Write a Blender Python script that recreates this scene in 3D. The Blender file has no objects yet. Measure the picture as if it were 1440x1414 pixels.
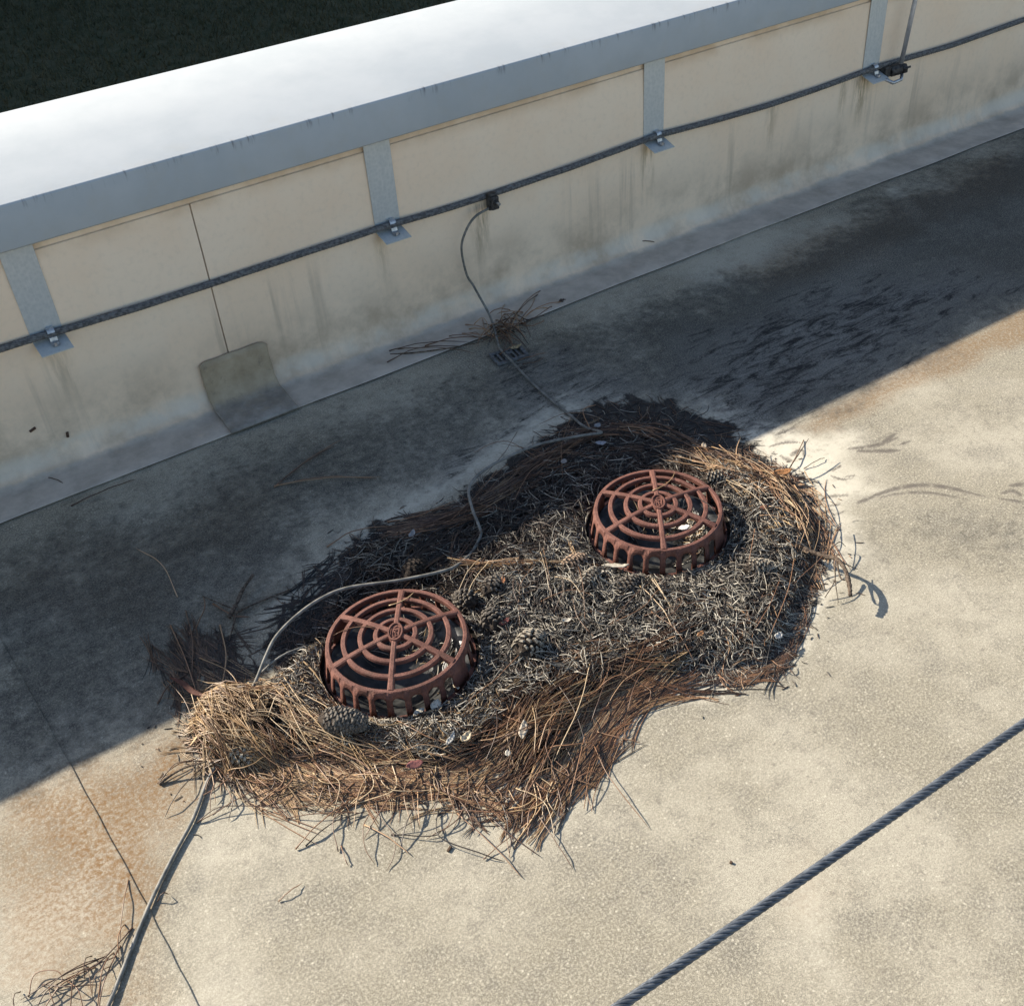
import bpy, bmesh, math, random
import numpy as np
from mathutils import Vector, Matrix

random.seed(7)
rng = np.random.default_rng(11)
SC = bpy.context.scene
COL = SC.collection
PI = math.pi

# ------------------------------------------------------------------ camera
CAM_H = 1.7
YAW, PITCH, ROLL, FPX = 0.52176929, 0.68351898, -0.08274916, 1569.3
def cam_axes():
    ca, sa, cb, sb, cc, sc = (math.cos(YAW), math.sin(YAW), math.cos(PITCH), math.sin(PITCH), math.cos(ROLL), math.sin(ROLL))
    f = np.array([sa*cb, ca*cb, -sb]); r = np.array([ca, -sa, 0.0]); u = np.cross(r, f)
    return cc*r + sc*u, -sc*r + cc*u, f
RIGHT, UP, FWD = cam_axes()
cam = bpy.data.cameras.new('camera')
cam.sensor_fit = 'HORIZONTAL'; cam.sensor_width = 36.0; cam.lens = 36.0*FPX/1440.0
cam.clip_start = 0.05; cam.clip_end = 1200
co = bpy.data.objects.new('camera', cam); COL.objects.link(co)
co.matrix_world = Matrix(((RIGHT[0], UP[0], -FWD[0], 0), (RIGHT[1], UP[1], -FWD[1], 0), (RIGHT[2], UP[2], -FWD[2], CAM_H), (0, 0, 0, 1)))
SC.camera = co

# ------------------------------------------------------------------ light
SUN_FROM = Vector((-0.88, 1.42, 1.0)).normalized()
SUN_EL = math.asin(SUN_FROM.z)
SUN_AZ = math.atan2(SUN_FROM.x, SUN_FROM.y)
world = bpy.data.worlds.new('World'); SC.world = world; world.use_nodes = True
wn = world.node_tree; wn.nodes.clear()
sky = wn.nodes.new('ShaderNodeTexSky'); sky.sky_type = 'NISHITA'; sky.sun_disc = False
sky.sun_elevation = SUN_EL; sky.sun_rotation = SUN_AZ
bg = wn.nodes.new('ShaderNodeBackground'); bg.inputs['Strength'].default_value = 0.092
wo = wn.nodes.new('ShaderNodeOutputWorld')
wn.links.new(sky.outputs[0], bg.inputs[0]); wn.links.new(bg.outputs[0], wo.inputs[0])
sl = bpy.data.lights.new('sun', 'SUN'); sl.energy = 5.0; sl.angle = math.radians(0.53); sl.color = (1.0, 0.91, 0.775)
so = bpy.data.objects.new('sun', sl); COL.objects.link(so)
so.rotation_euler = (-SUN_FROM).to_track_quat('-Z', 'Y').to_euler(); so.location = SUN_FROM*30
SC.view_settings.view_transform = 'Standard'; SC.view_settings.look = 'None'
SC.view_settings.gamma = 1.0; SC.view_settings.use_curve_mapping = False
SC.view_settings.exposure = 1.07

# ------------------------------------------------------------------ point helpers
def ray(x, y):
    return RIGHT*((x-720)/FPX) - UP*((y-707)/FPX) + FWD
def G(x, y, z=0.0):                      # point of the roof seen at (x, y), at height z
    d = ray(x, y); return np.array([0, 0, CAM_H]) + d*((z-CAM_H)/d[2])
def W(x, y, Y):                          # point of the wall plane seen at (x, y)
    d = ray(x, y); return np.array([0, 0, CAM_H]) + d*(Y/d[1])
def gp(pts, z=0.0): return np.array([G(x, y, z)[:2] for x, y in pts])

# ------------------------------------------------------------------ noise (numpy)
def _hash(ix, iy, s):
    n = (ix*374761393 + iy*668265263 + s*1274126177) & 0xffffffff
    n = ((n ^ (n >> 13))*1274126177) & 0xffffffff
    return ((n ^ (n >> 16)) & 0xffff)/65535.0
def vnoise(x, y, s=0):
    ix = np.floor(x).astype(np.int64); iy = np.floor(y).astype(np.int64)
    fx = x-ix; fy = y-iy; fx = fx*fx*(3-2*fx); fy = fy*fy*(3-2*fy)
    a = _hash(ix, iy, s); b = _hash(ix+1, iy, s); c = _hash(ix, iy+1, s); d = _hash(ix+1, iy+1, s)
    return (a*(1-fx)+b*fx)*(1-fy) + (c*(1-fx)+d*fx)*fy
def fbm(x, y, f, s=0, o=4):
    t = 0; a = 0.5; n = 0
    for k in range(o):
        t = t + a*vnoise(x*f, y*f, s+k*17); n += a; a *= 0.5; f *= 2.03
    return t/n
def sst(a, b, v):
    t = np.clip((v-a)/(b-a), 0, 1); return t*t*(3-2*t)
def poly_sd(x, y, poly):                 # signed distance, negative inside
    d2 = np.full(x.shape, 1e9); ins = np.zeros(x.shape, bool); n = len(poly)
    for i in range(n):
        ax, ay = poly[i]; bx, by = poly[(i+1) % n]
        ex, ey = bx-ax, by-ay; wx, wy = x-ax, y-ay
        t = np.clip((wx*ex+wy*ey)/(ex*ex+ey*ey+1e-12), 0, 1)
        d2 = np.minimum(d2, (wx-ex*t)**2 + (wy-ey*t)**2)
        c = ((ay > y) != (by > y)) & (x < (bx-ax)*(y-ay)/(by-ay+1e-15)+ax)
        ins ^= c
    return np.sqrt(d2)*np.where(ins, -1, 1)
def line_d(x, y, pts):
    d2 = np.full(x.shape, 1e9)
    for (ax, ay), (bx, by) in zip(pts[:-1], pts[1:]):
        ex, ey = bx-ax, by-ay; wx, wy = x-ax, y-ay
        t = np.clip((wx*ex+wy*ey)/(ex*ex+ey*ey+1e-12), 0, 1)
        d2 = np.minimum(d2, (wx-ex*t)**2 + (wy-ey*t)**2)
    return np.sqrt(d2)
def spline(pts, n):
    P = np.array(pts, float); P = np.vstack([2*P[0]-P[1], P, 2*P[-1]-P[-2]])
    m = len(P)-3; out = []
    for t in np.linspace(0, m-1e-9, n):
        i = int(t); u = t-i; a, b, c, d = P[i:i+4]
        out.append(0.5*((2*b)+(c-a)*u+(2*a-5*b+4*c-d)*u*u+(3*b-a-3*c+d)*u**3))
    return np.array(out)

# ------------------------------------------------------------------ object helpers
def mesh_np(name, V, F, mats, parent=None, smooth=False, mi=None):
    V = np.asarray(V, np.float32); F = np.asarray(F, np.int32)
    me = bpy.data.meshes.new(name); k = F.shape[1]
    me.vertices.add(len(V)); me.vertices.foreach_set('co', V.ravel())
    me.loops.add(F.size); me.loops.foreach_set('vertex_index', F.ravel())
    me.polygons.add(len(F)); me.polygons.foreach_set('loop_start', np.arange(0, F.size, k, dtype=np.int32))
    for m in (mats if isinstance(mats, (list, tuple)) else [mats]): me.materials.append(m)
    if mi is not None: me.polygons.foreach_set('material_index', np.asarray(mi, np.int32))
    if smooth: me.polygons.foreach_set('use_smooth', np.ones(len(F), bool))
    me.update(calc_edges=True); me.validate()
    o = bpy.data.objects.new(name, me); COL.objects.link(o)
    if parent: o.parent = parent
    return o
def attr_col(o, name, C):
    a = o.data.attributes.new(name, 'FLOAT_COLOR', 'POINT')
    a.data.foreach_set('color', np.c_[np.asarray(C, np.float32), np.ones(len(C), np.float32)].astype(np.float32).ravel())
class MB:                                # collects shapes, links them as ONE mesh object
    def __init__(s): s.v = []; s.f = []; s.m = []
    def add(s, v, f, m=0):
        n = len(s.v); s.v += [tuple(map(float, p)) for p in v]; s.f += [tuple(i+n for i in q) for q in f]; s.m += [m]*len(f); return s
    def box(s, c, d, rz=0.0, R=None, m=0):
        M = R if R is not None else Matrix.Rotation(rz, 3, 'Z')
        v = [Vector(c) + M @ Vector((sx*d[0]/2, sy*d[1]/2, sz*d[2]/2)) for sz in (-1, 1) for sx, sy in ((-1, -1), (1, -1), (1, 1), (-1, 1))]
        return s.add(v, [(3, 2, 1, 0), (4, 5, 6, 7), (0, 1, 5, 4), (1, 2, 6, 5), (2, 3, 7, 6), (3, 0, 4, 7)], m)
    def tube(s, P, r, n=8, caps=True, m=0):
        P = [Vector(p) for p in P]; R = r if hasattr(r, '__len__') else [r]*len(P)
        t0 = (P[1]-P[0]).normalized(); a = t0.orthogonal().normalized(); v = []; f = []
        for i, p in enumerate(P):
            t = (P[min(i+1, len(P)-1)]-P[max(i-1, 0)]).normalized()
            a = (a - t*a.dot(t)).normalized(); b = t.cross(a)
            v += [p + (a*math.cos(2*PI*k/n) + b*math.sin(2*PI*k/n))*R[i] for k in range(n)]
        for i in range(len(P)-1):
            f += [(i*n+k, i*n+(k+1) % n, (i+1)*n+(k+1) % n, (i+1)*n+k) for k in range(n)]
        if caps: f += [tuple(range(n))[::-1], tuple((len(P)-1)*n+k for k in range(n))]
        return s.add(v, f, m)
    def lathe(s, prof, c, n=48, closed=True, m=0):
        v = []; f = []; k = len(prof)
        for i in range(n):
            a = 2*PI*i/n
            v += [(c[0]+r*math.cos(a), c[1]+r*math.sin(a), c[2]+z) for r, z in prof]
        for i in range(n):
            j = (i+1) % n
            for q in range(k if closed else k-1):
                f.append((i*k+q, j*k+q, j*k+(q+1) % k, i*k+(q+1) % k))
        return s.add(v, f, m)
    def build(s, name, mats, parent=None, smooth=False, bevel=0.0):
        me = bpy.data.meshes.new(name); me.from_pydata(s.v, [], s.f)
        for m in (mats if isinstance(mats, (list, tuple)) else [mats]): me.materials.append(m)
        me.polygons.foreach_set('material_index', s.m)
        if smooth: me.polygons.foreach_set('use_smooth', [True]*len(s.f))
        bm = bmesh.new(); bm.from_mesh(me); bmesh.ops.recalc_face_normals(bm, faces=bm.faces); bm.to_mesh(me); bm.free()
        o = bpy.data.objects.new(name, me); COL.objects.link(o)
        if parent: o.parent = parent
        if bevel:
            b = o.modifiers.new('bevel', 'BEVEL'); b.width = bevel; b.segments = 2; b.limit_method = 'ANGLE'; b.angle_limit = math.radians(40)
        return o
def tag(o, label=None, cat=None, group=None, kind=None):
    for k, v in (('label', label), ('category', cat), ('group', group), ('kind', kind)):
        if v: o[k] = v
    return o
def thing(name, label, cat, loc=(0, 0, 0), rz=0.0, group=None):
    o = bpy.data.objects.new(name, None); COL.objects.link(o); o.location = loc; o.rotation_euler = (0, 0, rz)
    return tag(o, label, cat, group)
def dup(root, loc, rz, label, group=None):
    r = root.copy(); COL.objects.link(r); r.location = loc; r.rotation_euler = (0, 0, rz); r['label'] = label
    if group: r['group'] = group
    for ch in list(root.children):
        c = ch.copy(); COL.objects.link(c); c.parent = r
        for g in list(ch.children):
            d = g.copy(); COL.objects.link(d); d.parent = c
    return r

# ------------------------------------------------------------------ materials
class NT:
    def __init__(s, name):
        s.mat = bpy.data.materials.new(name); s.mat.use_nodes = True; s.t = s.mat.node_tree; s.t.nodes.clear()
        s.out = s.n('OutputMaterial'); s.b = s.n('BsdfPrincipled'); s.l(s.b.outputs[0], s.out.inputs[0])
        s.pos = s.n('NewGeometry').outputs['Position']
    def n(s, t): return s.t.nodes.new('ShaderNode'+t)
    def l(s, a, b): s.t.links.new(a, b)
    def setv(s, sock, v):
        if hasattr(v, 'node'): s.l(v, sock)
        elif isinstance(v, (tuple, list)) and len(v) == 3 and sock.type == 'RGBA': sock.default_value = (*v, 1)
        else: sock.default_value = v
    def mapv(s, v, scale):
        m = s.n('Mapping'); s.l(v, m.inputs[0]); m.inputs['Scale'].default_value = scale; return m.outputs[0]
    def noise(s, scale, detail=4, rough=0.55, vec=None, dist=0.0):
        n = s.n('TexNoise'); n.inputs['Scale'].default_value = scale; n.inputs['Detail'].default_value = detail
        n.inputs['Roughness'].default_value = rough; n.inputs['Distortion'].default_value = dist
        s.l(vec or s.pos, n.inputs['Vector']); return n.outputs[0]
    def rng(s, v, a, b, c=0.0, d=1.0, smooth=True):
        m = s.n('MapRange'); m.clamp = True
        if smooth: m.interpolation_type = 'SMOOTHSTEP'
        s.l(v, m.inputs[0])
        for i, q in enumerate((a, b, c, d)): s.setv(m.inputs[i+1], q)
        return m.outputs[0]
    def math(s, op, a, b=0.0, clamp=False):
        m = s.n('Math'); m.operation = op; m.use_clamp = clamp; s.setv(m.inputs[0], a); s.setv(m.inputs[1], b); return m.outputs[0]
    def mix(s, f, a, b, mode='MIX'):
        m = s.n('Mix'); m.data_type = 'RGBA'; m.blend_type = mode; s.setv(m.inputs[0], f); s.setv(m.inputs[6], a); s.setv(m.inputs[7], b); return m.outputs[2]
    def attr(s, name):
        a = s.n('Attribute'); a.attribute_name = name; return a.outputs['Color']
    def sep(s, c):
        q = s.n('SeparateColor'); s.l(c, q.inputs[0]); return q.outputs
    def xyz(s, v=None):
        q = s.n('SeparateXYZ'); s.l(v or s.pos, q.inputs[0]); return q.outputs
    def bump(s, h, strength=0.3, dist=0.002):
        b = s.n('Bump'); b.inputs['Strength'].default_value = strength; b.inputs['Distance'].default_value = dist
        s.l(h, b.inputs['Height']); s.l(b.outputs[0], s.b.inputs['Normal'])
    def done(s, col, rough=0.8, metal=0.0, spec=0.3):
        s.setv(s.b.inputs['Base Color'], col); s.setv(s.b.inputs['Roughness'], rough); s.setv(s.b.inputs['Metallic'], metal)
        s.b.inputs['Specular IOR Level'].default_value = spec; return s.mat

def mat_simple(name, a, b, scale=60, rough=0.7, metal=0.0, bump=0.0, spec=0.3, bd=0.001, lo=0.35, hi=0.65):
    t = NT(name); n = t.noise(scale, 6, 0.6)
    if bump: t.bump(t.noise(scale*3, 5, 0.6), bump, bd)
    return t.done(t.mix(t.rng(n, lo, hi), a, b), rough, metal, spec)

def mat_roof():
    t = NT('roof membrane')
    st = t.sep(t.attr('stain_shade')); s2 = t.sep(t.attr('muck'))
    big = t.noise(2.2, 5, 0.6); mid = t.noise(16, 6, 0.65); fine = t.noise(210, 6, 0.85); gr = t.noise(560, 3, 0.8)
    c = t.mix(t.rng(big, 0.41, 0.60), (0.235, 0.21, 0.155), (0.375, 0.342, 0.268))
    c = t.mix(t.rng(mid, 0.46, 0.66, 0.0, 0.5), c, (0.165, 0.15, 0.12))
    c = t.mix(t.math('MULTIPLY', t.rng(t.noise(5, 6, 0.7), 0.50, 0.64), t.rng(t.noise(130, 5, 0.85), 0.42, 0.60, 0.1, 0.75)), c, (0.11, 0.102, 0.088))
    c = t.mix(t.rng(fine, 0.44, 0.62, 0.0, 0.8), c, (0.53, 0.485, 0.38))
    vo = t.n('TexVoronoi'); vo.inputs['Scale'].default_value = 95; t.l(t.pos, vo.inputs['Vector'])
    c = t.mix(t.math('MULTIPLY', t.rng(vo.outputs['Distance'], 0.26, 0.10), t.rng(t.noise(24, 5, 0.7), 0.47, 0.58, 0, 0.9)), c, (0.58, 0.53, 0.42))
    c = t.mix(t.rng(t.noise(60, 7, 0.8), 0.53, 0.66, 0.0, 0.55), c, (0.155, 0.135, 0.11))
    c = t.mix(t.rng(gr, 0.50, 0.62, 0.0, 0.8), c, (0.095, 0.086, 0.07))
    # white bleaching
    wf = t.math('MULTIPLY', st[1], t.rng(t.noise(45, 6, 0.7), 0.26, 0.50)); 
    c = t.mix(wf, c, (0.60, 0.555, 0.45))
    # brown silt
    bf = t.math('MULTIPLY', st[2], t.rng(t.noise(110, 7, 0.85), 0.40, 0.60, 0.25, 1.0))
    c = t.mix(bf, c, (0.19, 0.108, 0.045))
    # grey black grime, with deeper roof shade painted into the same mask
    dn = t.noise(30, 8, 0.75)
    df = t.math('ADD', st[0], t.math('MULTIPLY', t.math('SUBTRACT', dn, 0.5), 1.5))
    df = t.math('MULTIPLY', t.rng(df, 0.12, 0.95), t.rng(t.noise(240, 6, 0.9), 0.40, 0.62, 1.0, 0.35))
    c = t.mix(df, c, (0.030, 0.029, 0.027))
    # thin sediment marks
    c = t.mix(t.math('MULTIPLY', s2[1], t.math('MULTIPLY', t.rng(fine, 0.35, 0.6, 0.6, 1.0), t.rng(t.noise(48, 6, 0.75), 0.36, 0.52, 0.25, 1.0))), c, (0.115, 0.10, 0.085))
    # mottled crust: black film peeled to pale ground
    ms = t.math('ADD', t.noise(17, 9, 0.8, t.mapv(t.pos, (0.5, 1.9, 1.0)), 0.9), t.math('MULTIPLY', t.math('SUBTRACT', s2[2], 0.5), 0.12))
    c = t.mix(t.math('MULTIPLY', s2[2], 0.38), c, t.mix(t.rng(t.noise(150, 5, 0.85), 0.4, 0.62), (0.19, 0.185, 0.175), (0.34, 0.325, 0.295)))
    c = t.mix(t.math('MULTIPLY', t.rng(t.math('ADD', ms, t.math('MULTIPLY', t.math('SUBTRACT', t.noise(160, 6, 0.85), 0.5), 0.35)), 0.47, 0.66), t.rng(s2[2], 0.02, 0.35)), c, (0.020, 0.019, 0.018))
    # black muck with a ragged edge
    mf = t.math('ADD', s2[0], t.math('MULTIPLY', t.math('SUBTRACT', t.noise(70, 9, 0.85), 0.5), 1.5))
    c = t.mix(t.rng(mf, 0.36, 0.66), c, t.mix(t.rng(t.noise(55, 8, 0.8), 0.4, 0.66), (0.012, 0.011, 0.011), (0.052, 0.047, 0.041)))
    h = t.math('ADD', t.math('MULTIPLY', fine, 0.6), t.math('MULTIPLY', gr, 0.5))
    t.bump(h, 0.45, 0.0018)
    return t.done(c, t.rng(mf, 0.5, 0.8, 0.88, 0.55), 0, 0.25)

SXS = [0.262, 1.209, 2.146, 3.093]; CLX = W(692, 283, 2.64)[0]
def mat_wall():
    t = NT('cream wall membrane')
    p = t.xyz()
    n = t.noise(3.0, 5, 0.6); f = t.noise(60, 5, 0.6)
    c = t.mix(t.rng(n, 0.35, 0.65), (0.90, 0.695, 0.50), (0.92, 0.745, 0.56))
    c = t.mix(t.rng(f, 0.45, 0.8, 0.0, 0.18), c, (0.5, 0.42, 0.32))
    # run marks below the cable
    sv = t.mapv(t.pos, (26.0, 1.0, 1.3)); s = t.noise(1.0, 5, 0.65, sv, 0.3)
    sv2 = t.mapv(t.pos, (7.0, 1.0, 0.9)); s2 = t.noise(1.0, 4, 0.6, sv2)
    zone = t.math('MULTIPLY', t.rng(p[2], 0.37, 0.22, 0.0, 1.0), t.rng(p[2], 0.0, 0.12, 0.75, 1.0))
    rf = t.math('MULTIPLY', t.math('MULTIPLY', t.rng(s, 0.48, 0.72), t.rng(s2, 0.42, 0.62)), zone)
    c = t.mix(t.math('MULTIPLY', rf, 0.5), c, (0.33, 0.28, 0.215))
    # dirt settled low on the sheet
    lowf = t.math('MULTIPLY', t.rng(p[2], 0.30, 0.06), t.rng(t.noise(6, 6, 0.65), 0.33, 0.7, 0.15, 1.0))
    c = t.mix(t.math('MULTIPLY', lowf, 0.8), c, (0.40, 0.29, 0.19))
    pale = t.math('MULTIPLY', t.math('MULTIPLY', t.rng(p[2], 0.012, 0.03), t.rng(p[2], 0.085, 0.05)), t.rng(t.noise(9, 5, 0.6), 0.38, 0.6))
    c = t.mix(t.math('MULTIPLY', pale, 0.55), c, (0.66, 0.60, 0.50))
    # grey silt on the flat foot
    ft = t.math('ADD', p[2], t.math('MULTIPLY', t.math('SUBTRACT', t.noise(14, 6, 0.65), 0.5), 0.02))
    gf = t.rng(ft, 0.018, 0.009, 0.0, 0.85)
    gc = t.mix(t.rng(t.noise(11, 7, 0.7), 0.3, 0.7), (0.33, 0.30, 0.26), (0.54, 0.49, 0.425))
    c = t.mix(gf, c, gc)
    c = t.mix(t.math('MULTIPLY', t.rng(p[1], 2.5095, 2.508), t.rng(p[2], 0.0058, 0.0048)), c, (0.03, 0.027, 0.025))
    for x0, w_, zt_, k_ in ((CLX-0.03, 0.05, 0.33, 0.8), (SXS[3]-0.03, 0.06, 0.335, 0.9), (SXS[2]-0.02, 0.045, 0.335, 0.7), (SXS[1]-0.03, 0.03, 0.335, 0.35), (SXS[0], 0.05, 0.335, 0.35), (SXS[3]-0.12, 0.03, 0.33, 0.5), (SXS[2]+0.5, 0.04, 0.33, 0.4)):
        dx_ = t.math('ABSOLUTE', t.math('SUBTRACT', p[0], x0))
        q = t.math('MULTIPLY', t.math('MULTIPLY', t.rng(dx_, w_, 0.0), t.math('MULTIPLY', t.rng(p[2], zt_+0.02, zt_-0.01), t.rng(p[2], zt_-0.22, zt_-0.02))), t.rng(t.noise(1.0, 5, 0.7, t.mapv(t.pos, (60, 1, 9))), 0.35, 0.6))
        c = t.mix(t.math('MULTIPLY', q, k_), c, (0.20, 0.155, 0.075))
    # rust tint along the top lap
    rt = t.math('MULTIPLY', t.rng(p[2], 0.535, 0.585), t.rng(t.noise(7, 5, 0.6), 0.35, 0.65))
    c = t.mix(t.math('MULTIPLY', rt, 0.45), c, (0.50, 0.30, 0.13))
    t.bump(t.noise(35, 5, 0.6), 0.18, 0.002)
    return t.done(c, 0.62, 0, 0.3)

def mat_coping():
    t = NT('painted metal coping')
    n = t.noise(5, 6, 0.65); f = t.noise(120, 5, 0.7); p = t.xyz()
    c = t.mix(t.rng(n, 0.3, 0.7), (0.40, 0.43, 0.445), (0.45, 0.475, 0.485))
    c = t.mix(t.rng(f, 0.58, 0.8, 0.0, 0.25), c, (0.5, 0.5, 0.48))
    tick = t.noise(1.0, 3, 0.7, t.mapv(t.pos, (70, 3, 8)))
    tf = t.math('MULTIPLY', t.math('MULTIPLY', t.rng(p[2], 0.676, 0.703), t.rng(p[1], 2.66, 2.647)), t.rng(tick, 0.55, 0.72))
    c = t.mix(t.math('MULTIPLY', tf, 0.8), c, (0.13, 0.13, 0.14))
    ed = t.math('MULTIPLY', t.rng(p[1], 2.75, 2.65), t.rng(t.noise(14, 6, 0.7), 0.45, 0.75, 0, 0.35))
    c = t.mix(ed, c, (0.42, 0.41, 0.37))
    t.bump(t.noise(3, 3, 0.5), 0.12, 0.01)
    return t.done(c, 0.78, 0, 0.12)

def mat_galv():
    t = NT('galvanised steel')
    v = t.n('TexVoronoi'); v.inputs['Scale'].default_value = 110; t.l(t.pos, v.inputs['Vector'])
    n = t.noise(1.0, 4, 0.6, t.mapv(t.pos, (260, 260, 14)))
    c = t.mix(v.outputs['Distance'], (0.48, 0.52, 0.525), (0.60, 0.625, 0.62))
    c = t.mix(t.rng(n, 0.4, 0.7, 0.0, 0.18), c, (0.36, 0.40, 0.42))
    return t.done(c, t.rng(n, 0.3, 0.7, 0.38, 0.55), 0.35, 0.6)

def mat_iron():
    t = NT('rusty painted iron')
    n = t.noise(38, 7, 0.7); f = t.noise(420, 4, 0.7)
    c = t.mix(t.rng(n, 0.35, 0.68), (0.115, 0.043, 0.030), (0.205, 0.088, 0.064))
    c = t.mix(t.rng(f, 0.5, 0.64, 0.0, 0.8), c, (0.085, 0.032, 0.022))
    c = t.mix(t.rng(t.noise(160, 6, 0.75), 0.63, 0.75, 0.0, 0.6), c, (0.28, 0.13, 0.065))
    c = t.mix(t.rng(t.noise(14, 6, 0.7), 0.54, 0.68, 0.0, 0.6), c, (0.075, 0.036, 0.024))
    t.bump(t.noise(300, 6, 0.8), 0.9, 0.002)
    return t.done(c, 0.68, 0.0, 0.35)

def mat_tint(name, rough=0.7, var=0.35):
    t = NT(name); n = t.noise(240, 4, 0.7)
    c = t.mix(t.rng(n, 0.3, 0.7, 0.0, var), t.attr('tint'), (0.03, 0.022, 0.016))
    return t.done(c, rough, 0, 0.55)

M = {}
M['roof'] = mat_roof(); M['wall'] = mat_wall(); M['coping'] = mat_coping(); M['galv'] = mat_galv(); M['iron'] = mat_iron()
M['needle'] = mat_tint('dry pine needles', 0.42, 0.25)
M['bed'] = mat_simple('black needle humus', (0.009, 0.008, 0.007), (0.034, 0.027, 0.022), 130, 0.95, 0, 1.0, 0.1, 0.006)
M['patch'] = None
M['cable'] = mat_simple('weathered lightning cable', (0.085, 0.085, 0.085), (0.20, 0.20, 0.20), 120, 0.7, 0.25, 0.5)
M['rope'] = mat_simple('steel wire rope', (0.065, 0.075, 0.09), (0.13, 0.145, 0.165), 90, 0.5, 0.35, 0.3)
M['wire'] = mat_simple('grey wire sheath', (0.115, 0.112, 0.10), (0.225, 0.215, 0.19), 50, 0.6, 0.0, 0.3)
M['clamp'] = mat_simple('dark bronze clamp', (0.035, 0.033, 0.032), (0.095, 0.09, 0.085), 90, 0.6, 0.4, 0.5)
M['zinc'] = mat_simple('zinc bolt', (0.38, 0.39, 0.40), (0.55, 0.56, 0.57), 120, 0.4, 0.8)
M['rod'] = mat_simple('aluminium rod', (0.42, 0.42, 0.43), (0.52, 0.52, 0.53), 70, 0.45, 0.55)
M['bowl'] = mat_simple('wet black drain bowl', (0.012, 0.013, 0.014), (0.05, 0.05, 0.048), 40, 0.30, 0, 0.2, 0.5)
M['plastic'] = mat_simple('grey plastic cable anchor', (0.07, 0.072, 0.075), (0.15, 0.153, 0.155), 80, 0.7, 0, 0.3)
M['cone_body'] = mat_simple('pine cone scale', (0.018, 0.014, 0.011), (0.06, 0.043, 0.031), 180, 0.85, 0, 0.6)
M['cone_tip'] = mat_simple('weathered cone scale tip', (0.12, 0.10, 0.08), (0.36, 0.32, 0.25), 260, 0.85, 0, 0.6)
M['twig'] = mat_simple('dead twig bark', (0.045, 0.032, 0.025), (0.15, 0.115, 0.085), 170, 0.9, 0, 0.9, 0.2, 0.002)
M['grass'] = None
M['bark'] = mat_simple('pine bark', (0.05, 0.035, 0.025), (0.13, 0.09, 0.065), 9, 0.95, 0, 1.0, 0.1, 0.03)
M['leafgreen'] = mat_simple('pine foliage', (0.02, 0.035, 0.014), (0.05, 0.075, 0.03), 2, 0.8)

def mat_patch():
    t = NT('patch strip'); p = t.xyz()
    c = t.mix(t.rng(t.noise(14, 6, 0.65), 0.3, 0.7), (0.33, 0.255, 0.165), (0.46, 0.37, 0.255))
    c = t.mix(t.rng(t.noise(40, 6, 0.7), 0.55, 0.75, 0, 0.5), c, (0.13, 0.105, 0.08))
    ft = t.math('ADD', p[2], t.math('MULTIPLY', t.math('SUBTRACT', t.noise(18, 6, 0.65), 0.5), 0.03))
    c = t.mix(t.rng(ft, 0.035, 0.012, 0.0, 0.9), c, t.mix(t.rng(t.noise(16, 7, 0.7), 0.35, 0.7), (0.19, 0.175, 0.155), (0.36, 0.335, 0.30)))
    t.bump(t.noise(60, 5, 0.6), 0.3, 0.002); return t.done(c, 0.75)
M['patch'] = mat_patch()
def mat_grass():
    t = NT('lawn'); n = t.noise(3.5, 6, 0.7)
    c = t.mix(t.rng(n, 0.3, 0.7), (0.045, 0.058, 0.034), (0.095, 0.094, 0.058))
    c = t.mix(t.rng(t.noise(60, 4, 0.7), 0.5, 0.7, 0, 0.6), c, (0.012, 0.014, 0.008))
    return t.done(c, 0.95, 0, 0.05)
M['grass'] = mat_grass()

# ------------------------------------------------------------------ key places
YW = 2.670           # wall sheet face
YF = 2.507           # front edge of the flashing foot
DRAINS = [(0.574, 1.514), (1.252, 1.517)]
# sump outline (black ground round the drains) and needle mat outline, taken on the roof
SUMP = gp([(395, 985), (372, 925), (375, 880), (410, 835), (470, 795), (490, 755), (540, 730), (640, 705), (690, 660), (760, 610), (830, 570), (890, 558), (950, 562), (1010, 588), (1060, 625), (1115, 668), (1150, 715), (1160, 765), (1150, 815), (1122, 885), (1095, 940), (1000, 955), (900, 965), (840, 1010), (790, 1065), (740, 1070), (690, 1050), (600, 1075), (480, 1070), (420, 1040)])
MAT = gp([(262, 1040), (275, 985), (310, 955), (380, 965), (400, 925), (455, 880), (480, 800), (500, 765), (600, 735), (700, 690), (760, 640), (830, 598), (930, 592), (1000, 630), (1060, 650), (1120, 675), (1150, 720), (1158, 765), (1145, 815), (1118, 885), (1085, 940), (1000, 950), (900, 962), (845, 1000), (800, 1075), (745, 1120), (722, 1090), (690, 1070), (640, 1088), (600, 1092), (500, 1085), (400, 1085), (330, 1095), (285, 1085)])

def bed_h(x, y):                          # height of the needle bed above the roof
    x = np.asarray(x, float); y = np.asarray(y, float)
    d = -poly_sd(x, y, MAT)
    h = 0.011*sst(0.0, 0.12, d)*(0.4+1.2*fbm(x, y, 9, 5)) + 0.004*sst(0, 0.03, d)
    h += 0.017*np.exp(-(((x-0.165)/0.10)**2 + ((y-1.56)/0.08)**2))*(d > 0) * sst(0, .04, d)
    for cx, cy in DRAINS:
        r = np.hypot(x-cx, y-cy)
        h = np.where(r < 0.30, h*(0.1+0.9*sst(0.15, 0.25, r)) + 0.004*(1-sst(0.15, 0.27, r)), h)
    return h

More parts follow.
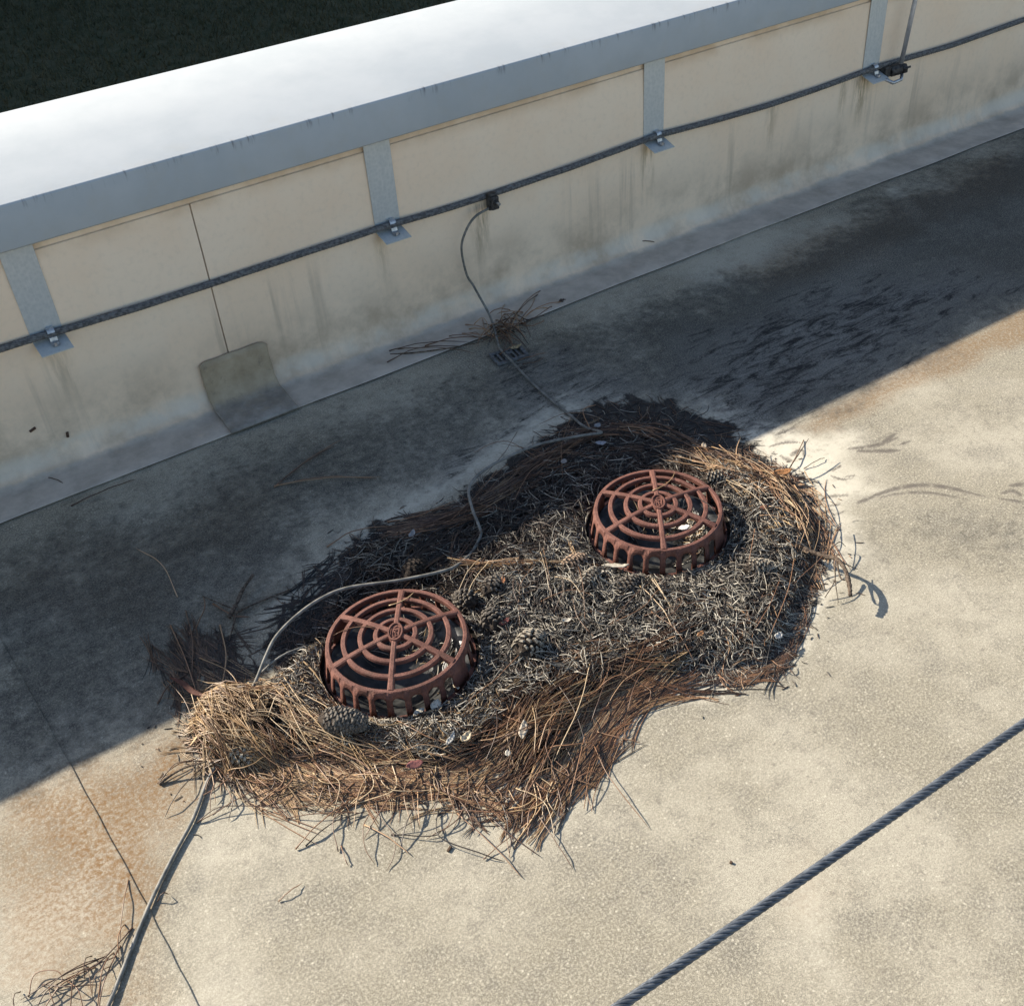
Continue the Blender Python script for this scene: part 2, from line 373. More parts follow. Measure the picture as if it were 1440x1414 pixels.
# ------------------------------------------------------------------ ground far below and the roof
mb = MB(); mb.add([(-400, 3.4, -4), (400, 3.4, -4), (400, 500, -4), (-400, 500, -4)], [(0, 1, 2, 3)])
mb.add([(-400, -400, -4.01), (400, -400, -4.01), (400, 3.4, -4.01), (-400, 3.4, -4.01)], [(0, 1, 2, 3)])
tag(mb.build('lawn', M['grass']), kind='structure')

D_DARK = [  # (outline, feather, weight) grime, plus painted shade deepening the wall side
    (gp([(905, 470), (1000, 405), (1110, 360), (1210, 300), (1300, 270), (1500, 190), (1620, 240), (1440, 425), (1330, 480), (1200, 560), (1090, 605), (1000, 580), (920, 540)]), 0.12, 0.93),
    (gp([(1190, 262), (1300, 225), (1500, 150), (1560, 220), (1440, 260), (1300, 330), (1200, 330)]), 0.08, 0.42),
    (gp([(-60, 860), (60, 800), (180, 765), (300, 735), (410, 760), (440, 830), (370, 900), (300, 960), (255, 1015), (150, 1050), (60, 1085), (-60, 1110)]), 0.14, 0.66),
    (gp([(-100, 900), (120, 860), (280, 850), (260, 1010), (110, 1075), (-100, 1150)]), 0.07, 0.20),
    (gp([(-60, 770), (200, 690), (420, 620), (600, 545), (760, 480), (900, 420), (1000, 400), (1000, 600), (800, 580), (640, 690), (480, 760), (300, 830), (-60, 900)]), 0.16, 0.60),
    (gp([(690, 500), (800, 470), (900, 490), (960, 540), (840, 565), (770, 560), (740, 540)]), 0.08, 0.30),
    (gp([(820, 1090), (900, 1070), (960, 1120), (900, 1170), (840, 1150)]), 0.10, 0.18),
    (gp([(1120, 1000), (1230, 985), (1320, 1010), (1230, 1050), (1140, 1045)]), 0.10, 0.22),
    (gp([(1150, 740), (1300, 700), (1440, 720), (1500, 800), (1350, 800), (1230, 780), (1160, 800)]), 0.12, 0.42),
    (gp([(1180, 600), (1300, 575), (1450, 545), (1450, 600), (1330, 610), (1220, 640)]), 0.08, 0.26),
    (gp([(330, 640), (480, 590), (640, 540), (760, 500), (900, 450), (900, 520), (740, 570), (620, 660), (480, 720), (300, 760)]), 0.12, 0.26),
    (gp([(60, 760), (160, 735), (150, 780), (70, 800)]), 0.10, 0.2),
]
D_STREAK = [  # (line, half width, weight) smears of dark silt, and one dark line along the wire
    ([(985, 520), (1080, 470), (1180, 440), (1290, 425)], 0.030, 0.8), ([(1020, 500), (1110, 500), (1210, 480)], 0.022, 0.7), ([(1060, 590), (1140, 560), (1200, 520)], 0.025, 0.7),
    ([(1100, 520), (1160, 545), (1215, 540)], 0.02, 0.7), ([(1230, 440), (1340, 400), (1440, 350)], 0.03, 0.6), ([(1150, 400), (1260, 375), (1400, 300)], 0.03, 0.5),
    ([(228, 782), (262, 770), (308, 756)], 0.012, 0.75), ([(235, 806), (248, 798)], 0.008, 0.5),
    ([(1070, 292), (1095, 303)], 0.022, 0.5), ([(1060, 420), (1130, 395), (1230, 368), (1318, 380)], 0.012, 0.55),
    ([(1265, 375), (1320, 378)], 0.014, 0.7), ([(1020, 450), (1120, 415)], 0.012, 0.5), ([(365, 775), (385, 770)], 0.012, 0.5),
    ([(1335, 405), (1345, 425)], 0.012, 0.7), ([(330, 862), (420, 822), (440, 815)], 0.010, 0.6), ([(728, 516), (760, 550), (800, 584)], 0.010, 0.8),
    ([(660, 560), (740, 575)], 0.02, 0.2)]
D_WHITE = [
    (gp([(630, 690), (560, 735), (500, 755), (470, 760), (540, 715), (640, 660), (690, 620), (760, 575), (830, 545), (800, 580), (720, 640)]), 0.045, 0.75),
    (gp([(955, 540), (1020, 560), (1080, 590), (1130, 615), (1125, 670), (1090, 650), (1040, 612), (985, 575)]), 0.05, 0.95),
    (gp([(1125, 615), (1200, 610), (1190, 660), (1260, 690), (1200, 710), (1200, 770), (1165, 800), (1165, 740), (1140, 690)]), 0.05, 0.72),
    (gp([(1165, 790), (1150, 860), (1110, 930), (1000, 975), (900, 995), (850, 1050), (815, 1080), (850, 1000), (920, 965), (1080, 945), (1140, 850)]), 0.035, 0.9),
    (gp([(700, 1110), (740, 1080), (760, 1120), (720, 1150)]), 0.03, 0.5),
    (gp([(390, 860), (450, 810), (470, 790), (430, 815), (380, 850), (350, 890)]), 0.025, 0.85),
    (gp([(760, 560), (800, 545), (880, 560), (830, 580), (790, 600)]), 0.03, 0.6),
    (gp([(1100, 420), (1250, 340), (1270, 350), (1130, 440)]), 0.05, 0.35),
    (gp([(1245, 265), (1262, 262), (1300, 300), (1290, 312), (1262, 290)]), 0.02, 0.55),
    (gp([(0, 1270), (140, 1190), (160, 1290), (60, 1360), (-30, 1370)]), 0.12, 0.5),
    (gp([(270, 1190), (320, 1200), (310, 1330), (350, 1414), (270, 1420)]), 0.07, 0.3),
    (gp([(1110, 1240), (1150, 1230), (1175, 1380), (1150, 1390)]), 0.05, 0.45),
    (gp([(950, 370), (1040, 330), (1100, 330), (1080, 380), (980, 420)]), 0.07, 0.35)]
D_BROWN = [
    (gp([(40, 1130), (140, 1080), (265, 1030), (290, 1080), (240, 1180), (215, 1300), (160, 1330), (130, 1260), (60, 1250), (0, 1180)]), 0.07, 1.0),
    (gp([(0, 1210), (80, 1200), (140, 1330), (200, 1414), (100, 1414), (0, 1380)]), 0.08, 0.65),
    (gp([(1120, 600), (1190, 560), (1300, 500), (1440, 430), (1500, 470), (1380, 500), (1290, 545), (1200, 585), (1150, 610)]), 0.035, 0.8),
    (gp([(1030, 380), (1160, 320), (1260, 280), (1420, 210), (1440, 260), (1300, 320), (1200, 370), (1080, 410)]), 0.07, 0.55),
    (gp([(-50, 820), (100, 760), (250, 720), (350, 680), (420, 700), (300, 800), (100, 880)]), 0.10, 0.35),
    (gp([(1100, 1230), (1150, 1200), (1180, 1260), (1120, 1280)]), 0.06, 0.3)]
D_MARK = [  # fine sediment lines washed onto the sunlit side: (line, start half width, mid half width)
    ([(1215, 702), (1240, 693), (1270, 684), (1310, 682), (1350, 689), (1392, 700)], 0.0105), ([(1235, 700), (1262, 694), (1300, 692), (1340, 698), (1362, 702)], 0.006),
    ([(1190, 631), (1220, 628), (1245, 622), (1262, 615)], 0.009), ([(1205, 634), (1235, 634), (1266, 633)], 0.010), ([(1240, 622), (1262, 608)], 0.008), ([(1266, 625), (1280, 620)], 0.005),
    ([(1160, 664), (1172, 660), (1184, 654)], 0.005), ([(1166, 668), (1185, 674), (1202, 671)], 0.0045), ([(1185, 671), (1205, 668)], 0.004), ([(1110, 641), (1128, 632), (1132, 641)], 0.009),
    ([(1420, 683), (1440, 681), (1460, 686)], 0.010), ([(1408, 693), (1425, 690), (1437, 697)], 0.009), ([(1400, 700), (1440, 706), (1470, 715)], 0.006),
    ([(1150, 702), (1165, 698), (1195, 696)], 0.006), ([(1160, 712), (1185, 708)], 0.005), ([(1155, 722), (1172, 716)], 0.007), ([(1160, 735), (1176, 731)], 0.006), ([(1170, 744), (1180, 745)], 0.008),
    ([(1168, 726), (1190, 718)], 0.004), ([(1095, 640), (1115, 650)], 0.008), ([(1080, 628), (1105, 622), (1125, 622)], 0.007), ([(1205, 707), (1225, 700)], 0.006), ([(1090, 612), (1120, 600)], 0.006),
    ([(1100, 655), (1118, 662)], 0.006), ([(1025, 590), (1075, 598)], 0.009), ([(1000, 578), (1035, 575)], 0.009), ([(1050, 560), (1090, 578)], 0.008), ([(985, 560), (1010, 552)], 0.009), ([(1075, 545), (1100, 560)], 0.008), ([(1120, 560), (1180, 548)], 0.007), ([(1040, 605), (1095, 600)], 0.007), ([(1150, 545), (1200, 530)], 0.01), ([(1165, 530), (1215, 540)], 0.008), ([(1010, 545), (1060, 540)], 0.009)]

def paint(o, P):
    x, y = P[:, 0].astype(float), P[:, 1].astype(float)
    n1 = fbm(x, y, 6, 1)-0.5; n2 = fbm(x, y, 22, 2)-0.5; n3 = fbm(x, y, 60, 3)-0.5
    def area(lst, amp=1.3):
        t = np.zeros(len(x))
        for pl, fe, w in lst:
            lo = pl.min(0)-fe*2; hi = pl.max(0)+fe*2
            k = (x > lo[0]) & (x < hi[0]) & (y > lo[1]) & (y < hi[1])
            if not k.any(): continue
            sd = -poly_sd(x[k], y[k], pl) + fe*amp*(n1[k]+0.7*n2[k])
            t[k] = 1-(1-t[k])*(1-w*sst(-fe, fe, sd))
        return t
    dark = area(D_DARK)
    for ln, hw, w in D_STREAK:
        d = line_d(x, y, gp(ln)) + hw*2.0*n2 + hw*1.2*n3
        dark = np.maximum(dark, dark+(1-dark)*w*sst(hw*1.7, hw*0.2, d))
    white = area(D_WHITE, 1.6); brown = area(D_BROWN, 1.6)
    sd = -poly_sd(x, y, SUMP)
    muck = 0.5 + (sd - 0.008 + 0.09*n2 + 0.06*n3 + 0.04*n1)/0.08
    muck = np.clip(muck, 0, 1)
    k = gp([(935, 545), (985, 455), (1090, 405), (1230, 385), (1350, 380), (1420, 400), (1330, 480), (1200, 555), (1120, 610), (1060, 620), (1000, 585)])
    mott = sst(-0.10, 0.22, -poly_sd(x, y, k) + 0.20*n1)
    k = gp([(690, 500), (780, 490), (900, 530), (870, 560), (770, 580), (690, 640), (600, 690), (640, 640), (720, 590)])
    mott = np.maximum(mott, 0.55*sst(-0.05, 0.06, -poly_sd(x, y, k) + 0.10*n1))
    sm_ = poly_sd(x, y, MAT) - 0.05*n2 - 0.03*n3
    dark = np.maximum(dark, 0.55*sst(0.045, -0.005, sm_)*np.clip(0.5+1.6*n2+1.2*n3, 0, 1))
    mark = np.zeros(len(x))
    for ln, hw in D_MARK:
        pts = spline(gp(ln), 14); d = line_d(x, y, pts) + 0.5*hw*n2
        q0, q1 = pts[0], pts[-1]; L = np.hypot(*(q1-q0)); u = np.clip(((x-q0[0])*(q1-q0)[0]+(y-q0[1])*(q1-q0)[1])/(L*L+1e-9), 0, 1)
        wd = hw*np.sqrt(np.clip(4*u*(1-u), 0.02, 1))
        mark = np.maximum(mark, sst(wd, wd*0.45, d))
    attr_col(o, 'stain_shade', np.c_[np.clip(dark, 0, 1), white, brown])
    attr_col(o, 'muck', np.c_[muck, mark, mott])

def grid_mesh(name, xs, ys, zf, mat, parent=None):
    X, Y = np.meshgrid(xs, ys); P = np.c_[X.ravel(), Y.ravel(), np.zeros(X.size)]
    P[:, 2] = zf(P[:, 0], P[:, 1]); nx = len(xs); i = np.arange((len(ys)-1)*(nx-1)); r = i//(nx-1); c = i % (nx-1); a = r*nx+c
    o = mesh_np(name, P, np.c_[a, a+1, a+nx+1, a+nx], mat, parent, True); return o, P
def roof_z(x, y):
    z = np.zeros(len(x))
    for cx, cy in DRAINS:
        r = np.hypot(x-cx, y-cy); z -= 0.10*sst(0.132, 0.120, r)
    return z
xs = np.unique(np.round(np.concatenate([np.linspace(-14, -0.75, 8), np.arange(-0.75, 1.70, 0.0075), np.arange(1.70, 2.9, 0.004), np.arange(2.9, 4.5, 0.0075), np.linspace(4.5, 24, 10)]), 4))
ys = np.unique(np.round(np.concatenate([np.linspace(-14, -0.3, 8), np.arange(-0.3, 1.05, 0.0075), np.arange(1.05, 1.80, 0.004), np.arange(1.80, 2.66, 0.0075), [2.668]]), 4))
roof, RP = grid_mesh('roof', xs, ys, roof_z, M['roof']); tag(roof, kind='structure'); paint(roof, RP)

# lapped seam of the roof membrane: a low welded lip
sp = gp([(-46, 813), (0, 896), (101, 1078), (204, 1267), (280, 1414), (340, 1530)]); sp = np.vstack([sp[0]+(sp[0]-sp[1])*1.2, sp, sp[-1]+(sp[-1]-sp[-2])*9]); sp = np.array([sp[0]*(1-q)+sp[1]*q for q in np.linspace(0, 1, 20)[:-1]] + [sp[i]*(1-q)+sp[i+1]*q for i in range(1, len(sp)-1) for q in np.linspace(0, 1, 26)[:-1]] + [sp[-1]])
tn = np.gradient(sp, axis=0); tn /= np.linalg.norm(tn, axis=1)[:, None]; nr = np.c_[tn[:, 1], -tn[:, 0]]
if (nr[:, 0].mean()) > 0: nr = -nr       # points to the left
V = []; prof = [(0.09, 0.0005), (0.05, 0.0014), (0.01, 0.0022), (0.002, 0.0028), (0.0, 0.0024), (-0.0006, 0.0003)]
wob = 0.0006*np.sin(np.arange(len(sp))*0.7) 
for off, z in prof: V.append(np.c_[sp + nr*(off+wob[:, None]), np.full(len(sp), z)])
V = np.concatenate(V); n = len(sp); F = []
for k in range(len(prof)-1):
    a = k*n+np.arange(n-1); F.append(np.c_[a, a+1, a+n+1, a+n])
seam = mesh_np('seam_lap', V, np.concatenate(F), M['roof'], roof, True); paint(seam, V)

# ------------------------------------------------------------------ parapet wall
XA, XB = -14.0, 24.0
JX = W(292, 385, YW)[0]
wall = thing('parapet_wall', 'low cream roof parapet wall with a pale metal coping on top', 'wall', (0, 0, 0))
mb = MB(); mb.box(((XA+XB)/2, (YW+0.006+3.06)/2, (-4+0.66)/2), (XB-XA, 3.06-YW-0.006, 4.66)); mb.build('wall_core', M['wall'], wall)
prof = [(YW+0.0055, 0.574), (YW+0.0005, 0.5745), (YW, 0.571), (YW, 0.45), (YW, 0.30), (YW, 0.16), (YW-0.001, 0.075)]
for k in range(1, 9):
    a = k/8*PI/2; prof.append((YW-0.001-0.055*(1-math.cos(a)), 0.075-0.068*math.sin(a)))
prof += [(YW-0.085, 0.0075), (YW-0.12, 0.007), (YF+0.004, 0.0066), (YF, 0.006), (YF-0.0005, 0.004), (YF+0.004, 0.003), (YF+0.006, -0.001)]
def sheet(x0, x1, nx):
    xs = np.linspace(x0, x1, nx); V = []; k = len(prof)
    for x in xs:
        for j, (py, pz) in enumerate(prof):
            w = 0.0022*math.sin(x*2.3+pz*5)+0.0012*math.sin(x*7.1) if 0.08 < pz < 0.56 else 0.0
            e = (0.003*math.sin(x*3.1)+0.002*math.sin(x*11.0)) if j >= k-5 else 0.0
            V.append((x, py - abs(w) + e, pz + (0.002*math.sin(x*13+py*40) if 0.004 < pz < 0.0075 and j < k-5 else 0)))
    F = [(i*k+j, (i+1)*k+j, (i+1)*k+j+1, i*k+j+1) for i in range(nx-1) for j in range(k-1)]
    return mesh_np('membrane_sheet', V, F, M['wall'], wall, True)
sheet(XA, JX-0.0018, 180); sheet(JX+0.0018, XB, 330)
# cover strip over the sheet joint
pa, pb = W(277, 510, YW)[0], W(374, 485, YW)[0]; zt = W(325, 493, YW)[2]
pc = [(q[0]-0.004, q[1]) for q in [(YW, zt), (YW, 0.12)]] 
pp = []
for q in [(YW, zt), (YW, zt-0.02), (YW, 0.10), (YW-0.001, 0.075)]: pp.append((q[0]-0.006, q[1]))
for k in range(1, 9):
    a = k/8*PI/2; pp.append((YW-0.007-0.052*(1-math.cos(a)), 0.075-0.062*math.sin(a)))
pp += [(YW-0.09, 0.0115), (YF+0.01, 0.0088), (YF-0.004, 0.0075)]
V = []; nx = 21; k = len(pp)
for i in range(nx):
    x = pa+(pb-pa)*i/(nx-1); corner = {0: 0.010, 1: 0.0025, nx-1: 0.012, nx-2: 0.003}.get(i, 0)
    for j, (py, pz) in enumerate(pp):
        V.append((x + 0.0008*math.sin(j*1.7+i*0.4), py - 0.0006*math.sin(i*1.1+j*0.6)**2, pz - (corner if j == 0 else 0) + 0.0007*math.sin(i*0.9)*(j == 0)))
F = [(i*k+j, (i+1)*k+j, (i+1)*k+j+1, i*k+j+1) for i in range(nx-1) for j in range(k-1)]
cp = mesh_np('cover_patch', V, F, M['patch'], wall, True)
cp['label'] = 'darker tan cover strip welded over the sheet joint'
sm = cp.modifiers.new('s', 'SOLIDIFY'); sm.thickness = 0.005; sm.offset = -1
# coping: folded metal cap
cf = [(YW-0.012, 0.603), (YW-0.025, 0.600), (YW-0.0262, 0.6035), (YW-0.025, 0.700), (YW-0.0235, 0.7042), (YW-0.019, 0.7058), (2.88, 0.7325), (3.102, 0.760), (3.110, 0.757), (3.112, 0.62), (3.09, 0.62)]
xsn = np.linspace(XA, XB, 80); V = [(x, y, z) for x in xsn for y, z in cf]; k = len(cf)
F = [(i*k+j, i*k+j+1, (i+1)*k+j+1, (i+1)*k+j) for i in range(len(xsn)-1) for j in range(k-1)]
cop = mesh_np('coping', V, F, M['coping'], wall, False)

# ------------------------------------------------------------------ lightning cable along the wall
CZ = [(-14, .37), (-6, .365), (-2, .372), (.146, .371), (.274, .369), (.496, .362), (.716, .360), (.949, .361), (1.205, .362), (1.368, .354), (1.534, .352), (1.81, .355), (2.146, .366), (2.38, .352), (2.603, .345), (2.85, .346), (3.125, .352), (3.484, .342), (3.866, .347), (5, .345), (9, .35), (24, .36)]
def cable_z(x): return float(np.interp(x, [c[0] for c in CZ], [c[1] for c in CZ]))
CR = 0.0088
def twist(P, r, rs, pitch, phase, s0):
    P = np.array(P); T = np.gradient(P, axis=0); T /= np.linalg.norm(T, axis=1)[:, None]
    A = np.cross(T, [0, 0, 1.0]); A /= np.linalg.norm(A, axis=1)[:, None]; B = np.cross(T, A)
    s = s0; a = 2*PI*s/pitch+phase
    return P + (A*np.cos(a)[:, None] + B*np.sin(a)[:, None])*r
cab = thing('lightning_cable', 'thick grey twisted lightning cable clamped along the parapet wall', 'cable', (0, 0, 0))
xc = np.arange(-1.2, 5.2, 0.006)
zc = np.array([cable_z(x) for x in xc]); kk = np.hanning(25); kk /= kk.sum(); zc = np.convolve(np.pad(zc, 12, mode='edge'), kk, 'valid')
yc = YW-0.0125-0.003*np.sin(xc*4.0)**2
cpath = np.c_[xc, yc, zc]
for q in range(8):
    mb = MB(); mb.tube(twist(cpath, 0.0064, 0.003, 0.085, q*2*PI/8, xc), 0.0031, 5); mb.build('strand', M['cable'], cab, True)
for x0, x1 in ((-14, -1.2), (5.2, 24)):
    xx = np.linspace(x0, x1, 30); mb = MB(); mb.tube(np.c_[xx, np.full(30, YW-0.0125), [cable_z(x) for x in xx]], 0.0092, 8); mb.build('strand', M['cable'], cab, True)

# ------------------------------------------------------------------ galvanised straps
SX = [0.262, 1.209, 2.146, 3.093]
def strap_proto(label):
    t = thing('metal_strap', label, 'strap', (SX[0], YW, 0), 0, 'galvanised straps holding the cable to the wall')
    w = 0.078
    mb = MB(); mb.box((0, -0.0035, 0.4745), (w, 0.0026, 0.257)); mb.build('plate', M['galv'], t, bevel=0.0006)
    mb = MB(); mb.add([(-w/2, -0.0035, 0.348), (w/2, -0.0035, 0.348), (w/2+0.004, -0.056, 0.330), (-w/2+0.004, -0.056, 0.330),
                       (-w/2, -0.0035, 0.3455), (w/2, -0.0035, 0.3455), (w/2+0.004, -0.056, 0.3275), (-w/2+0.004, -0.056, 0.3275)],
                      [(0, 3, 2, 1), (4, 5, 6, 7), (0, 1, 5, 4), (1, 2, 6, 5), (2, 3, 7, 6), (3, 0, 4, 7)]); mb.build('foot', M['galv'], t)
    mb = MB()                                   # saddle clip over the cable
    arc = [(-0.005, 0.345), (-0.0035, 0.365)] + [(-0.0125 - 0.0115*math.cos(a), 0.362+0.0125*math.sin(a)) for a in np.linspace(0.3, PI-0.1, 9)] + [(-0.0245, 0.352), (-0.027, 0.343), (-0.040, 0.3385)]
    v = []; f = []
    for i, (y, z) in enumerate(arc):
        for sx in (-0.009, 0.009): v += [(sx+0.008, y, z), (sx+0.008, y-0.0005, z+0.0025)]
    for i in range(len(arc)-1):
        a = i*4; b = a+4; f += [(a, a+2, b+2, b), (a+1, b+1, b+3, a+3), (a, b, b+1, a+1), (a+2, a+3, b+3, b+2)]
    mb.add(v, f); mb.build('clip', M['zinc'], t, bevel=0.0005)
    mb = MB(); mb.tube([(0.008, -0.036, 0.338), (0.008, -0.036, 0.347)], 0.0065, 6); mb.build('bolt', M['zinc'], t)
    return t
st0 = strap_proto('galvanised wall strap left of the sheet joint with the tan patch')
dup(st0, (SX[1], YW, 0), 0, 'galvanised wall strap between the sheet joint and the clamp with the hanging wire')
dup(st0, (SX[2], YW, 0), 0, 'galvanised wall strap between the clamp with the hanging wire and the rod')
dup(st0, (SX[3], YW, 0), 0, 'galvanised wall strap standing right beside the slanting metal rod')
for i, o in enumerate([o for o in COL.objects if o.name.startswith('metal_strap')]):
    dz = cable_z(SX[i])-0.362; o.location.z = dz if abs(dz) < 0.02 else 0

# ------------------------------------------------------------------ clamp with hanging wire, rod with clamp
CX = W(692, 283, YW-0.03)[0]
t = thing('cable_clamp', 'small dark clamp on the wall cable from which the thin wire hangs', 'clamp', (CX, YW-0.012, cable_z(CX)))
mb = MB(); mb.box((0, -0.016, -0.012), (0.030, 0.020, 0.050)); mb.box((0.001, -0.031, -0.014), (0.026, 0.010, 0.040)); mb.build('clamp_body', M['clamp'], t, bevel=0.004)
mb = MB(); mb.tube([(0.002, -0.034, -0.010), (0.002, -0.044, -0.011)], 0.0085, 6); mb.build('nut', M['clamp'], t, bevel=0.001)
mb = MB(); mb.tube([(0.002, -0.043, -0.010), (0.003, -0.055, -0.011)], 0.0042, 8); mb.build('bolt', M['zinc'], t)

p0 = W(1266, 95, YW-0.045); p1 = W(1287, 0, YW-0.045)
t = thing('lightning_rod', 'slanting metal rod rising from a dark clamp on the wall cable', 'rod', tuple(p0))
d = Vector(p1-p0); d = d/d.z
mb = MB(); q = [d*z for z in (0.0, 0.2, 0.5, 0.85, 0.93)]; mb.tube(q, [0.0078, 0.0078, 0.0078, 0.0075, 0.001], 12); mb.build('rod', M['rod'], t, True)
mb = MB(); mb.tube([(-0.030, 0.016, -0.010), (0.006, 0.0, -0.004)], 0.020, 10); mb.box((-0.046, 0.024, -0.008), (0.032, 0.034, 0.034)); mb.build('clamp_body', M['clamp'], t, bevel=0.003)
mb = MB(); mb.tube([(0.002, -0.006, -0.004), (0.016, -0.012, -0.002)], 0.0175, 6); mb.build('nut', M['clamp'], t, bevel=0.0015)
mb = MB(); mb.tube([(0.014, -0.012, -0.002), (0.030, -0.018, 0.0)], 0.004, 8); mb.build('bolt', M['clamp'], t)
mb = MB(); mb.tube([(-0.075, -0.008, -0.022), (-0.055, -0.025, -0.034), (-0.02, -0.028, -0.030), (0.0, -0.012, -0.020)], 0.006, 8); mb.build('u_bolt', M['zinc'], t, True)

# ------------------------------------------------------------------ thin wire from the clamp across the roof through the needles
wp = [np.array([CX-0.010, YW-0.03, cable_z(CX)-0.030])]
wp += [W(x, y, YW-yo) for x, y, yo in ((668, 305, .04), (655, 325, .035), (649, 350, .03), (656, 385, .024), (666, 402, .022))]
wp += [G(x, y, z) for x, y, z in ((676, 420, .075), (687, 440, .040), (694, 458, .026), (699, 478, .020), (703, 490, .018), (718, 506, .016), (745, 535, .006), (775, 562, .006), (800, 582, .008), (822, 600, .014), (846, 608, .034), (820, 612, .046), (760, 624, .05), (720, 640, .048), (690, 655, .045), (668, 672, .045), (659, 690, .045), (664, 715, .045), (673, 738, .042), (676, 752, .03), (664, 775, .022), (645, 793, .03), (622, 803, .045), (560, 816, .052), (490, 826, .06), (450, 842, .062), (415, 867, .062), (388, 895, .062), (374, 922, .060), (362, 952, .040), (350, 978, .016), (334, 1008, .007), (312, 1060, .005), (292, 1098, .005), (272, 1150, .0055), (248, 1195, .005), (225, 1240, .005), (210, 1272, .006), (192, 1315, .005), (172, 1365, .0055), (152, 1414, .0055), (120, 1490, .005), (70, 1640, .005), (30, 1850, .005), (40, 2200, .005))]
mb = MB(); mb.tube(spline(wp, 480), 0.0036, 8); wire = mb.build('ground_wire', M['wire'], None, True)
tag(wire, 'thin grey wire running from the wall clamp over the roof and through the needle heap', 'wire')

# small plastic anchor the wire runs over
c = G(716, 502); t = thing('wire_anchor', 'small ribbed grey anchor under the wire at the wall foot', 'anchor', (c[0], c[1], 0.0), math.radians(-8))
mb = MB(); mb.box((0, -0.028, 0.006), (0.10, 0.010, 0.008)); mb.box((0, 0.028, 0.006), (0.10, 0.010, 0.008)); mb.box((-0.046, 0, 0.006), (0.010, 0.046, 0.008)); mb.box((0.046, 0, 0.006), (0.010, 0.046, 0.008)); mb.build('anchor_frame', M['plastic'], t, bevel=0.0015)
for k in range(5):
    mb = MB(); mb.box((-0.028+0.014*k, 0, 0.005), (0.006, 0.044, 0.006)); mb.build('rib', M['plastic'], t)
mb = MB(); mb.tube([(-0.018, 0.0, 0.008), (-0.012, -0.012, 0.024), (0.004, -0.016, 0.024), (0.012, -0.012, 0.008)], 0.003, 6); mb.build('clip', M['plastic'], t)

# ------------------------------------------------------------------ steel wire rope in front (held at rail height between posts)
rope = thing('wire_rope', 'taut grey steel wire rope crossing the lower right corner', 'rope', (0, 0, 0))
RZ = 0.72
ya = G(870, 1414, RZ); yb = G(1440, 1018, RZ); RY = (ya[1]+yb[1])/2
xr = np.arange(-0.4, 2.2, 0.0035); rpth = np.c_[xr, np.full(len(xr), RY), np.full(len(xr), RZ)]
for q in range(6):
    mb = MB(); mb.tube(twist(rpth, 0.0033, .002, 0.050, q*2*PI/6, xr), 0.0019, 6); mb.build('strand', M['rope'], rope, True)
for a, b in ((-3.0, -0.4), (2.2, 5.0)):
    mb = MB(); mb.tube([(a, RY, RZ), (b, RY, RZ)], 0.0056, 8); mb.build('strand', M['rope'], rope, True)
for px_, nm in ((-3.0, 'steel post holding the far left end of the wire rope'), (5.0, 'steel post holding the far right end of the wire rope')):
    mb = MB(); mb.box((0, 0, 0.005), (0.12, 0.12, 0.01)); mb.tube([(0, 0, 0.01), (0, 0, 0.80)], 0.02, 12)
    o = mb.build('rail_post', M['galv']); o.location = (px_, RY, 0); tag(o, nm, 'post', 'rope rail posts')

